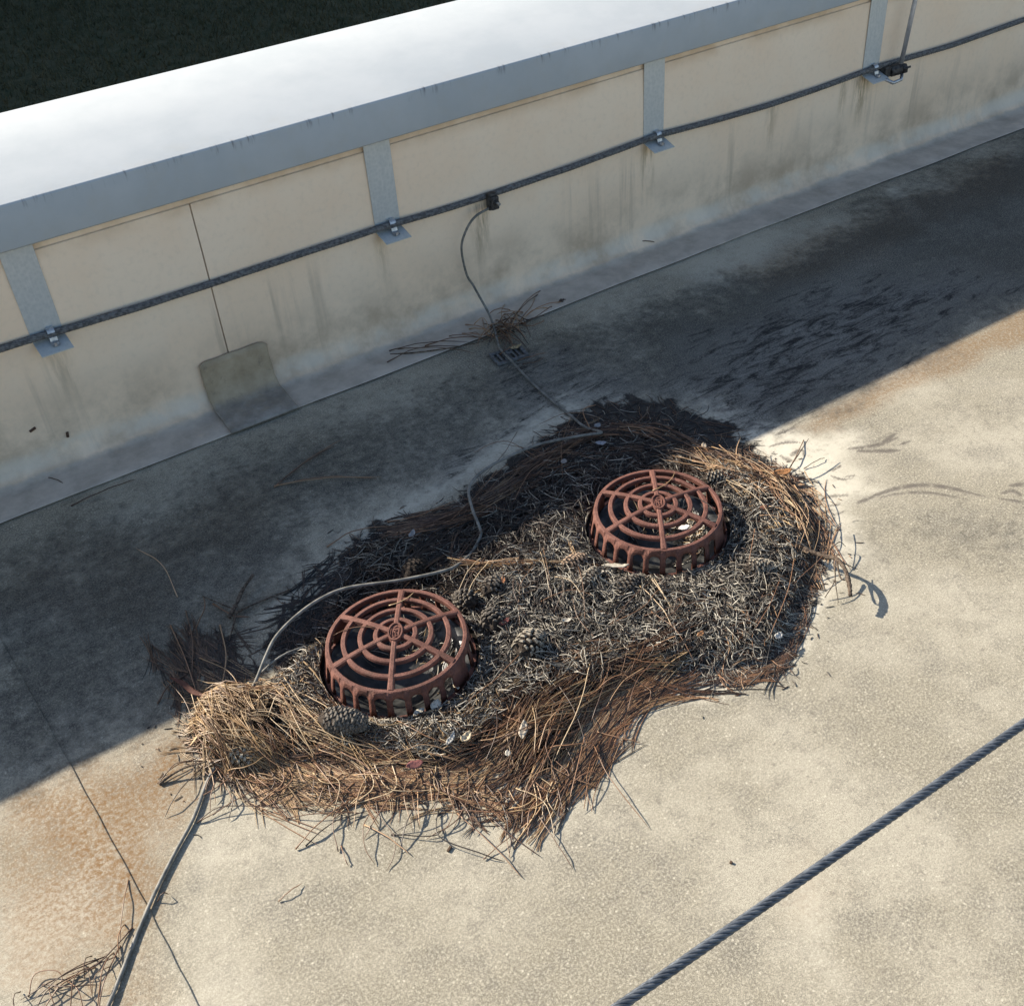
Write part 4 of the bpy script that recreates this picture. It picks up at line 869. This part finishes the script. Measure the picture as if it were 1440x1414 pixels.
S3 = [[(548, 497), (600, 492), (660, 484)], [(545, 513), (590, 499), (650, 490)], [(560, 494), (620, 496), (668, 500)], [(598, 490), (640, 482), (680, 478)], [(655, 460), (680, 470), (700, 482)], [(660, 466), (684, 476), (705, 486)], [(632, 476), (660, 480), (690, 484)], [(650, 472), (680, 478), (704, 480)],
      [(760, 412), (740, 432), (718, 456)], [(756, 418), (736, 438), (716, 462)], [(752, 424), (748, 440), (730, 456)], [(788, 428), (760, 442), (730, 456)], [(770, 436), (748, 446), (726, 462)], [(776, 434), (766, 446), (738, 460)], [(765, 455), (750, 464), (735, 462)], [(722, 442), (728, 458), (730, 470)], [(710, 432), (706, 448), (708, 462)],
      [(728, 511), (752, 512), (768, 500)], [(735, 516), (756, 516), (766, 506)], [(690, 462), (706, 474), (722, 490)], [(700, 468), (720, 480), (742, 494)], [(700, 458), (724, 470), (740, 480)], [(720, 450), (716, 470), (712, 486)], [(730, 446), (722, 466), (716, 484)], [(690, 476), (712, 470), (736, 464)], [(876, 357), (900, 348), (930, 342)], [(880, 353), (905, 350), (925, 346)], [(686, 470), (708, 462), (726, 452)], [(680, 482), (704, 476), (728, 470)], [(705, 456), (718, 474), (738, 488)]]
for i, p in enumerate(S3): stray(p, random.uniform(0.006, 0.022), ['brown', 'brown', 'umber', 'brown'][i % 4], (G3, L3), 0.0013, 0.008)
for k in range(34):
    a = random.choice([0.2, 0.5, 2.6, 3.0, -0.5, 0.9])+random.gauss(0, 0.35); l = random.uniform(18, 60); cx_, cy_ = random.gauss(716, 16), random.gauss(466, 9); b = random.uniform(-0.6, 0.6)
    stray([(cx_-l/2*math.cos(a-b), cy_-l/2*math.sin(a-b)), (cx_, cy_), (cx_+l/2*math.cos(a+b), cy_+l/2*math.sin(a+b))], random.uniform(0.008, 0.03), ['brown', 'umber', 'dark', 'umber'][k % 4], (G3, L3), 0.0013, 0.010)
S4 = [[(386, 686), (430, 652), (478, 620)], [(390, 682), (430, 655), (470, 628)], [(386, 684), (460, 678), (537, 672)], [(395, 682), (460, 675), (530, 674)], [(62, 672), (80, 678), (95, 684)], [(100, 712), (150, 692), (190, 675)], [(276, 884), (290, 860), (286, 838)], [(300, 850), (330, 870), (352, 868)], [(250, 840), (230, 800), (192, 772)], [(222, 990), (240, 965), (262, 950)],
      [(600, 430), (604, 440), (607, 448)], [(830, 605), (820, 580), (838, 570)], [(880, 610), (905, 590), (915, 570)], [(1040, 670), (1035, 640), (1042, 615)], [(240, 880), (262, 930), (280, 985)], [(262, 860), (272, 905), (270, 960)], [(310, 880), (320, 930), (310, 980)], [(545, 735), (590, 728), (640, 705)], [(460, 770), (500, 750), (560, 740)]]
for i, p in enumerate(S4): stray(p, random.uniform(0.004, 0.012), ['umber', 'brown', 'brown'][i % 3], (G4, L4), 0.0013)
TOP = [([(1000, 640), (1060, 668), (1112, 720), (1135, 770)], 'tan'), ([(1130, 672), (1148, 712), (1150, 760), (1142, 790)], 'tan'), ([(1020, 690), (1060, 720), (1090, 755)], 'tan'), ([(1060, 760), (1055, 790), (1050, 815)], 'brown'), ([(898, 838), (930, 875), (945, 900)], 'tan'), ([(690, 805), (670, 835), (655, 860)], 'tan'), ([(678, 800), (662, 822), (645, 850)], 'tan'), ([(684, 800), (664, 830), (650, 855)], 'brown'),
       ([(760, 790), (768, 820), (775, 855)], 'tan'), ([(765, 788), (772, 825), (778, 862)], 'tan'), ([(780, 828), (805, 840), (825, 865)], 'tan'), ([(330, 975), (400, 1000), (440, 1050)], 'tan'), ([(400, 960), (430, 1010), (480, 1065)], 'tan'), ([(350, 1020), (385, 990), (405, 985)], 'tan'), ([(352, 970), (370, 1000), (384, 1022)], 'tan'),
       ([(384, 1022), (395, 1000), (412, 978)], 'tan'), ([(740, 930), (700, 975), (660, 1000)], 'umber'), ([(830, 950), (815, 1010), (780, 1080)], 'tan'), ([(750, 1010), (755, 1040), (752, 1075)], 'tan'), ([(1095, 830), (1080, 870), (1060, 900)], 'brown'), ([(1115, 800), (1105, 850), (1080, 910)], 'brown'), ([(1100, 880), (1085, 910), (1075, 950)], 'dark')]
for p, c in TOP: stray(p, 0.010, c, (G5, L5), 0.0009, 0.020)
for k in range(100):
    e = [[(300, 970), (380, 990), (460, 1035), (560, 1070)], [(420, 1060), (560, 1080), (700, 1055), (770, 1010)], [(930, 925), (850, 985), (790, 1060), (740, 1130)], [(1000, 645), (1080, 690), (1130, 740), (1140, 790)], [(830, 610), (740, 665), (640, 725)], [(700, 850), (800, 860), (900, 880), (1000, 890)], [(285, 1005), (340, 1060), (400, 1095)]][k % 7]
    c = ['tan', 'brown', 'brown', 'brown', 'umber', 'umber', 'tan'][k % 7]; S = spline(e, 60); i = random.randrange(3, 56); t_ = S[i+2]-S[i-2]; a = math.atan2(t_[1], t_[0]) + random.gauss(0, 0.5 if k % 7 != 5 else 1.5)
    ctr = S[i]+np.array([random.gauss(0, 14), random.gauss(0, 14)]); l = random.uniform(60, 110); b = random.uniform(-0.4, 0.4)
    p = [ctr-l/2*np.array([math.cos(a-b), math.sin(a-b)]), ctr, ctr+l/2*np.array([math.cos(a+b), math.sin(a+b)])]
    w_ = [G(*q)[:2] for q in p]
    if any(np.hypot(q[0]-cx, q[1]-cy) < 0.175 for q in w_ for cx, cy in DRAINS): continue
    stray([tuple(q) for q in p], random.uniform(0.004, 0.02), c, (G5, L5), 0.0008, 0.018)

for di, (r0, a0, l, b) in enumerate([(0.085, 0.6, 0.11, 0.4), (0.10, -0.5, 0.08, 1.9), (0.09, 2.3, 0.09, 2.6), (0.10, 0.9, 0.07, 0.2)]):
    k = 1 if di < 2 else 0; cx, cy = DRAINS[k]; mx, my = cx+r0*math.cos(a0), cy+r0*math.sin(a0); P = []
    for u in np.linspace(-0.5, 0.5, 9):
        x, y = mx+u*l*math.cos(b+u*0.5), my+u*l*math.sin(b+u*0.5); r = math.hypot(x-cx, y-cy); P.append((x, y, dome(min(r, 0.145))+0.0025-(max(r-0.145, 0))*0.9))
    needle_obj(P, 0.0009, pal(['tan', 'grey', 'brown', 'tan'][di:di+1], 1)[0], ['long needle lying across the bars at the back of the right drain', 'short needle caught on the right side bars of the right drain', 'needle lying across the upper left bars of the lower left drain', 'needle caught on the upper right bars of the lower left drain'][di], None)

# ------------------------------------------------------------------ pine cones
def cone_mesh(L, R, nsc, open_, seed):
    r_ = random.Random(seed); core = MB(); sc = MB()
    prof = [(0.0, 0.15), (0.12, 0.62), (0.3, 0.85), (0.55, 0.78), (0.8, 0.5), (0.95, 0.22), (1.0, 0.05)]
    core.tube([(L*(u-0.5), 0, 0) for u, _ in prof], [R*0.62*w for _, w in prof], 10)
    for i in range(nsc):
        u = 0.04+0.92*(i+0.5)/nsc; a = i*2.39996+r_.uniform(-.1, .1); w0 = float(np.interp(u, [p[0] for p in prof], [p[1] for p in prof]))
        rad = R*0.5*w0; ln = R*(0.42+0.3*w0)*r_.uniform(0.9, 1.1); tilt = math.radians(58-38*u)*open_ + math.radians(20)
        wd = R*0.23*(0.5+0.6*w0); th = R*0.065
        ax = Vector((1, 0, 0)); rd = Vector((0, math.cos(a), math.sin(a))); tg = Vector((0, -math.sin(a), math.cos(a)))
        o_ = ax*(L*(u-0.5)) + rd*rad; dr = (ax*math.cos(tilt)+rd*math.sin(tilt)).normalized(); nm = (rd*math.cos(tilt)-ax*math.sin(tilt)).normalized()
        v = []
        for s_, ww, tt in ((0, 0.45, 0.7), (0.62, 0.95, 1.0), (0.82, 1.05, 1.9), (1.0, 0.55, 1.3)):
            c_ = o_+dr*(ln*s_)
            v += [c_-tg*wd*ww/1-nm*th*tt, c_+tg*wd*ww-nm*th*tt, c_+tg*wd*ww*0.8+nm*th*tt, c_-tg*wd*ww*0.8+nm*th*tt]
        f = [];
        for k in range(3):
            for j in range(4): f.append((k*4+j, k*4+(j+1) % 4, (k+1)*4+(j+1) % 4, (k+1)*4+j))
        sc.add(v, f[:8], 0); n0 = len(sc.v)-16
        sc.f += [tuple(q+n0 for q in g) for g in f[8:]+[(12, 13, 14, 15)]]; sc.m += [1]*5
    return core, sc
def cone(px, py, L, R, ang, label, z=0.02, tip=None, open_=0.7, nsc=80, tilt=0.0, seed=1):
    R *= 0.85; nsc = int(nsc*1.35)
    p = G(px, py, z+R*0.6); base = float(bh(np.array([p[0]]), np.array([p[1]]))[0]); 
    t = thing('pine_cone', label, 'pine cone', (p[0], p[1], max(base+R*({0.012: 1.12, 0.03: 0.05}.get(z, 0.45)), R*0.6 if z != 0.03 else R*0.25)), 0, 'pine cones in the needle heap')
    t.rotation_euler = (random.uniform(0, 6), tilt, math.radians(ang))
    core, sc = cone_mesh(L, R, nsc, open_, seed); core.build('core', M['cone_body'], t, True); o = sc.build('scales', [M['cone_body'], tip or M['cone_tip']], t); o['kind'] = 'stuff'
CT_D = mat_simple('dark cone scale tip', (0.045, 0.038, 0.031), (0.19, 0.165, 0.135), 260, 0.8, 0, 0.5)
CT_B = mat_simple('brown cone scale tip', (0.20, 0.13, 0.085), (0.40, 0.29, 0.20), 260, 0.8, 0, 0.5)
CT_P = mat_simple('bleached cone scale tip', (0.22, 0.19, 0.15), (0.52, 0.47, 0.38), 260, 0.85, 0, 0.5)
cone(480, 1020, 0.088, 0.039, -40, 'dark closed pine cone lying just below the lower left drain', 0.012, CT_D, 0.35, 120, 0.05, 3)
cone(694, 822, 0.070, 0.032, 20, 'open dark pine cone beside thin crossing needles, uppermost right of the lower left drain', 0.02, CT_D, 0.8, 70, 0.2, 4)
cone(655, 838, 0.065, 0.030, 100, 'open dark pine cone touching the upper right rim of the lower left drain', 0.02, CT_D, 0.9, 64, 0.3, 5)
cone(693, 868, 0.075, 0.034, 60, 'wide open pine cone right of the lower left drain, below two other cones', 0.02, CT_D, 1.0, 64, 0.25, 6)
cone(745, 903, 0.085, 0.037, 25, 'pale weathered open pine cone in the middle of the heap between both drains', 0.022, M['cone_tip'], 1.0, 66, 0.25, 7)
cone(806, 790, 0.070, 0.028, 10, 'brown pine cone left of the right drain, just below the brown needle strands', 0.02, CT_B, 0.6, 80, 0.1, 8)
cone(828, 815, 0.078, 0.029, 30, 'grey pine cone at the lower left foot of the right drain', 0.018, M['cone_tip'], 0.6, 80, 0.1, 9)
cone(884, 822, 0.070, 0.028, 10, 'dark pine cone under the front edge of the right drain', 0.014, CT_D, 0.8, 64, 0.1, 10)
cone(1066, 795, 0.068, 0.031, -20, 'grey pine cone lying right of the right drain near the heap edge', 0.02, M['cone_tip'], 0.4, 90, 0.15, 11)
cone(340, 1048, 0.07, 0.026, -30, 'pale pine cone half buried in the tan straw at the left end of the heap', 0.03, CT_P, 1.0, 60, 0.2, 12)
cone(582, 797, 0.075, 0.032, 30, 'black pine cone in the shade above the lower left drain', 0.02, M['cone_body'], 0.7, 70, 0.1, 14)
cone(1010, 668, 0.080, 0.024, -25, 'slim grey pine cone right behind the right drain under tan needles', 0.02, M['cone_tip'], 0.6, 80, 0.1, 15)

# ------------------------------------------------------------------ leaves, flakes, chips
def leaf(px, py, ln, wd, ang, col, label, name='dead_leaf', cat='leaf', curl=0.5, lift=0.026, z=None, tiltx=0.2):
    p = G(px, py, 0.03); b = float(bh(np.array([p[0]]), np.array([p[1]]))[0]) if z is None else z
    nl, nw = 9, 5; v = []; f = []
    for i in range(nl):
        u = i/(nl-1); w = wd*(math.sin(PI*min(1, u*0.96+0.03))**0.75)
        for j in range(nw):
            s = j/(nw-1)-0.5; v.append((ln*(u-0.5), w*s + 0.03*ln*math.sin(u*7), ln*curl*(u-0.5)**2*0.9 + abs(s)*w*0.5*curl + 0.0012*math.sin(i*2.2+j*1.7)))
    f = [(i*nw+j, (i+1)*nw+j, (i+1)*nw+j+1, i*nw+j+1) for i in range(nl-1) for j in range(nw-1)]
    o = mesh_np(name, v, f, M_leaf(col), None, True); o.location = (p[0], p[1], b+lift); o.rotation_euler = (tiltx, random.uniform(-.15, .15), math.radians(ang))
    s = o.modifiers.new('s', 'SOLIDIFY'); s.thickness = 0.0009; tag(o, label, cat); return o
_lm = {}
def M_leaf(col):
    if col not in _lm: _lm[col] = mat_simple('leaf '+str(len(_lm)), tuple(c*0.7 for c in col), tuple(min(1, c*1.15) for c in col), 150, 0.75, 0, 0.6)
    return _lm[col]
leaf(736, 1030, 0.042, 0.016, 50, (0.46, 0.39, 0.30), 'pale curled dead leaf among brown needles at the lower right of the heap')
leaf(655, 1040, 0.030, 0.016, 30, (0.62, 0.50, 0.33), 'yellowish curled leaf scrap below the gap between the drains', curl=1.2)
leaf(634, 1042, 0.034, 0.010, 35, (0.45, 0.43, 0.38), 'narrow grey curled leaf beside the yellowish leaf scrap', curl=0.8)
leaf(583, 1073, 0.034, 0.018, -5, (0.22, 0.085, 0.075), 'reddish purple dead leaf on the needles below the lower left drain', curl=0.3)
leaf(797, 876, 0.020, 0.009, -25, (0.46, 0.42, 0.35), 'small white curled chip on the grey needles between the drains', 'bark_chip', 'chip', 0.9)
leaf(961, 764, 0.026, 0.015, -20, (0.75, 0.66, 0.60), 'whitish flake caught on the front bars of the right drain', 'paper_flake', 'flake', 0.1, 0.0, 0.078, 0.0)
leaf(972, 781, 0.010, 0.009, 0, (0.62, 0.56, 0.50), 'tiny pale flake stuck at the skirt of the right drain', 'bark_flake', 'flake', 0.2, 0.0, 0.045, 1.0)
leaf(714, 1058, 0.014, 0.011, 60, (0.60, 0.55, 0.46), 'tiny pale seed flake under the curled leaf at the lower right of the heap', 'seed_flake', 'flake', 0.4)
leaf(708, 822, 0.024, 0.010, 60, (0.38, 0.17, 0.08), 'orange brown leaf scrap beside the uppermost open cone', curl=0.6)
leaf(710, 880, 0.030, 0.012, 10, (0.16, 0.05, 0.04), 'dark red leaf scrap under the wide open cone', curl=0.4)
leaf(265, 965, 0.10, 0.012, -62, (0.11, 0.045, 0.03), 'dark reddish brown bark strip in the shaded needles at the far left', 'bark_strip', 'bark', 0.1)
leaf(1095, 893, 0.026, 0.014, 20, (0.44, 0.42, 0.38), 'whitish leaf fragment in grey needles near the right edge of the heap', curl=0.5)
leaf(985, 895, 0.022, 0.010, 20, (0.36, 0.18, 0.08), 'small orange brown leaf crumb in the grey needles', curl=0.5)
leaf(1100, 665, 0.05, 0.018, -15, (0.32, 0.15, 0.06), 'rust brown dead leaf at the top right tip of the heap', curl=0.5)
leaf(840, 600, 0.024, 0.014, 20, (0.25, 0.25, 0.25), 'pale grey leaf in the shade where the wire enters the heap', curl=0.5)
leaf(845, 627, 0.028, 0.013, -25, (0.30, 0.30, 0.32), 'grey leaf on the shaded needles just below the wire end', curl=0.5)
leaf(793, 653, 0.018, 0.013, 30, (0.32, 0.28, 0.25), 'round grey brown leaf on the shaded brown needle band', curl=0.5)
leaf(580, 757, 0.026, 0.012, 40, (0.28, 0.27, 0.26), 'curved pale chip on the shaded muck above the lower left drain', 'bark_chip', 'chip', 1.0, 0.03)
leaf(990, 628, 0.020, 0.014, 60, (0.42, 0.34, 0.25), 'pale tan leaf at the shade line behind the right drain', curl=0.4)
leaf(724, 481, 0.038, 0.012, -20, (0.42, 0.32, 0.18), 'tan curled leaf lying on the wire anchor at the wall foot', curl=0.8, lift=0.012)
leaf(791, 413, 0.024, 0.018, 0, (0.07, 0.05, 0.04), 'dark oval crumb on the flashing right of the needle tangle', 'bark_chip', 'chip', 0.3, 0.006)
leaf(686, 414, 0.020, 0.008, 20, (0.10, 0.06, 0.04), 'small brown bark crumb at the wall base beside the hanging wire', 'bark_chip', 'chip', 0.3, 0.012, 0.03)
leaf(865, 797, 0.060, 0.016, 150, (0.46, 0.42, 0.34), 'broad pale bark sliver at the lower left skirt of the right drain', 'bark_strip', 'bark', 0.2)
leaf(640, 955, 0.030, 0.016, 80, (0.70, 0.62, 0.46), 'cream chip at the right skirt of the lower left drain', 'bark_chip', 'chip', 0.1, 0.010, None, 0.5)
leaf(612, 985, 0.030, 0.020, 40, (0.70, 0.63, 0.50), 'cream flat chip under the front skirt slots of the lower left drain', 'bark_chip', 'chip', 0.1, 0.012, None, 0.3)
leaf(588, 995, 0.026, 0.014, 10, (0.66, 0.60, 0.48), 'small cream chip beside the larger one under the lower left drain', 'bark_chip', 'chip', 0.1, 0.012, None, 0.3)
leaf(1135, 775, 0.022, 0.012, 40, (0.20, 0.14, 0.09), 'brown crumb of bark at the right tip of the heap', 'bark_chip', 'chip', 0.4)
leaf(1073, 720, 0.02, 0.012, 0, (0.22, 0.1, 0.06), 'small red brown crumb right of the right drain', 'bark_chip', 'chip', 0.4)
for px, py, l, a, lab in ((46, 604, 0.018, 20, 'brown crumb stuck to the lower wall at the left edge'), (95, 611, 0.016, 80, 'darker crumb stuck upright to the lower wall near the left edge')):
    p = W(px, py, YW-0.004); mb = MB(); mb.box((0, 0, 0), (l, 0.004, 0.007)); o = mb.build('bark_chip', M_leaf((0.08, 0.045, 0.03)), None, False, 0.0015); o.location = tuple(p); o.rotation_euler = (0, math.radians(-a), 0); tag(o, lab, 'chip')
for k, (px, py, lab) in enumerate([(632, 1194, 'tiny brown crumb on the sunlit roof under the needle loops'), (1028, 1213, 'tiny dark grit speck on the open sunlit roof')]):
    p = G(px, py); mb = MB(); mb.box((0, 0, 0.002), (0.012 if k == 0 else 0.005, 0.005, 0.004), 0.5); o = mb.build('bark_chip', M_leaf((0.08, 0.05, 0.03)), None, False, 0.001); o.location = tuple(p); tag(o, lab, 'chip')

# ------------------------------------------------------------------ twigs
def twig(name, label, branches, mat=None, bumps=True):
    t = thing(name, label, 'twig', tuple(G(branches[0][0][0][0], branches[0][0][0][1], 0)))
    o0 = np.array(t.location)
    for k, (pts, r0, r1) in enumerate(branches):
        P = spline([G(x, y, z)-o0 for x, y, z in pts], max(10, 6*len(pts))); n = len(P)
        rr = [(r0+(r1-r0)*i/(n-1))*(1+(0.22*random.uniform(-1, 1) if bumps else 0)) for i in range(n)]
        mb = MB(); mb.tube(P, rr, 7); mb.build('stem' if k == 0 else 'side_shoot', mat or M['twig'], t, True)
twig('dead_twig', 'knobbly dead twig arching off the right tip of the heap and casting a shadow', [
    ([(1130, 772, .028), (1160, 782, .034), (1176, 786, .046), (1188, 800, .050), (1194, 820, .046), (1196, 838, .038)], 0.0052, 0.0044),
    ([(1176, 786, .045), (1182, 812, .046), (1192, 815, .046)], 0.0022, 0.0014), ([(1172, 790, .042), (1174, 815, .028), (1160, 840, .006)], 0.0018, 0.0008), ([(1174, 792, .042), (1175, 820, .028), (1179, 847, .004)], 0.0016, 0.0007),
    ([(1150, 782, .034), (1146, 800, .018), (1136, 822, .004)], 0.0016, 0.0008), ([(1164, 775, .036), (1180, 762, .03), (1189, 768, .014)], 0.0014, 0.0007), ([(1178, 786, .045), (1192, 794, .034), (1206, 800, .02)], 0.0015, 0.0007)])
twig('dead_twig', 'thin dark twig standing up at the top right tip of the heap', [([(1104, 668, .02), (1112, 655, .03), (1122, 640, .04), (1137, 617, .05)], 0.0022, 0.0008), ([(1114, 652, .03), (1108, 660, .02), (1100, 650, .02)], 0.0014, 0.0007)])
twig('dead_twig', 'black forked twig in the shade left of the muck', [([(322, 868, .01), (332, 850, .018), (342, 828, .02), (356, 808, .022)], 0.0050, 0.0034), ([(330, 856, .016), (318, 852, .014), (285, 838, .006)], 0.0022, 0.001), ([(330, 862, .012), (360, 848, .010), (410, 828, .006)], 0.0030, 0.0014), ([(332, 860, .01), (328, 880, .008), (322, 900, .004)], 0.0028, 0.0014)], None)
twig('dead_twig', 'pale knobbly twig left of the lower left drain under the wire', [([(368, 945, .035), (384, 930, .05), (405, 917, .055), (428, 909, .05)], 0.0022, 0.0016)], M['wire'])
twig('dead_twig', 'short brown stick end at the left tip of the heap', [([(224, 1102, .004), (240, 1090, .010), (262, 1078, .02), (290, 1070, .04)], 0.0028, 0.0016)])
twig('dead_twig', 'brown stalk on the flat strip left of the wire anchor', [([(549, 498, .007), (590, 495, .010), (640, 488, .012), (680, 480, .02)], 0.0022, 0.0014)])

# ------------------------------------------------------------------ shade trees beyond the lawn
def tree(x, y, h, seed):
    r_ = np.random.default_rng(seed); t = thing('pine_tree', 'tall pine tree beyond the lawn behind the parapet', 'tree', (x, y, -4.0), 0, 'pines beyond the lawn')
    mb = MB(); mb.tube([(0, 0, -0.2), (0.1, 0, h*0.3), (0.0, 0.1, h*0.65), (0.1, 0, h*0.95)], [0.34, 0.27, 0.18, 0.05], 10)
    for k in range(14):
        z = h*(0.3+0.6*k/14); a = k*2.4; l = (1-0.6*k/14)*4.0; mb.tube([(0, 0, z), (math.cos(a)*l*.5, math.sin(a)*l*.5, z+.4), (math.cos(a)*l, math.sin(a)*l, z+.6)], [0.09, 0.06, 0.02], 5)
    mb.build('trunk', M['bark'], t, True)
    n = 6500; u = r_.uniform(0, 1, n); z = h*(0.10+0.90*u); rad = (4.6*(1-u)**0.7+0.4)*np.sqrt(r_.uniform(0.05, 1, n)); a = r_.uniform(0, 2*PI, n)
    c = np.c_[rad*np.cos(a), rad*np.sin(a), z+0.4*np.sin(a*5)]; s = r_.uniform(0.45, 1.0, n)
    d1 = r_.normal(0, 1, (n, 3)); d1 /= np.linalg.norm(d1, axis=1)[:, None]; d2 = np.cross(d1, r_.normal(0, 1, (n, 3))); d2 /= np.linalg.norm(d2, axis=1)[:, None]
    V = np.stack([c-d1*s[:, None], c+d2*s[:, None]*.45, c+d1*s[:, None], c-d2*s[:, None]*.45], 1).reshape(-1, 3)
    mesh_np('crown', V, np.arange(4*n).reshape(-1, 4), M['leafgreen'], t)
for i in range(20):
    tree(-38+(i % 10)*5.6 + random.uniform(-1, 1) + 2.8*(i//10), 36.5+6*(i//10)+random.uniform(-1, 1), 19+3*(i//10)+random.uniform(-1.5, 1), 50+i)
# short grass blades on the visible strip of lawn
n = 60000; gx = rng.uniform(1, 16, n); gy = rng.uniform(14, 30, n); a = rng.uniform(0, 2*PI, n); hh = rng.uniform(0.05, 0.13, n); w = 0.012
V = np.stack([np.c_[gx-w*np.cos(a), gy-w*np.sin(a), np.full(n, -4.0)], np.c_[gx+w*np.cos(a), gy+w*np.sin(a), np.full(n, -4.0)], np.c_[gx+rng.normal(0, .05, n), gy+rng.normal(0, .05, n), -4+hh]], 1).reshape(-1, 3)
tag(mesh_np('grass', V, np.arange(3*n).reshape(-1, 3), M['grass']), 'dark shaded grass of the lawn below the parapet', 'grass', None, 'stuff')
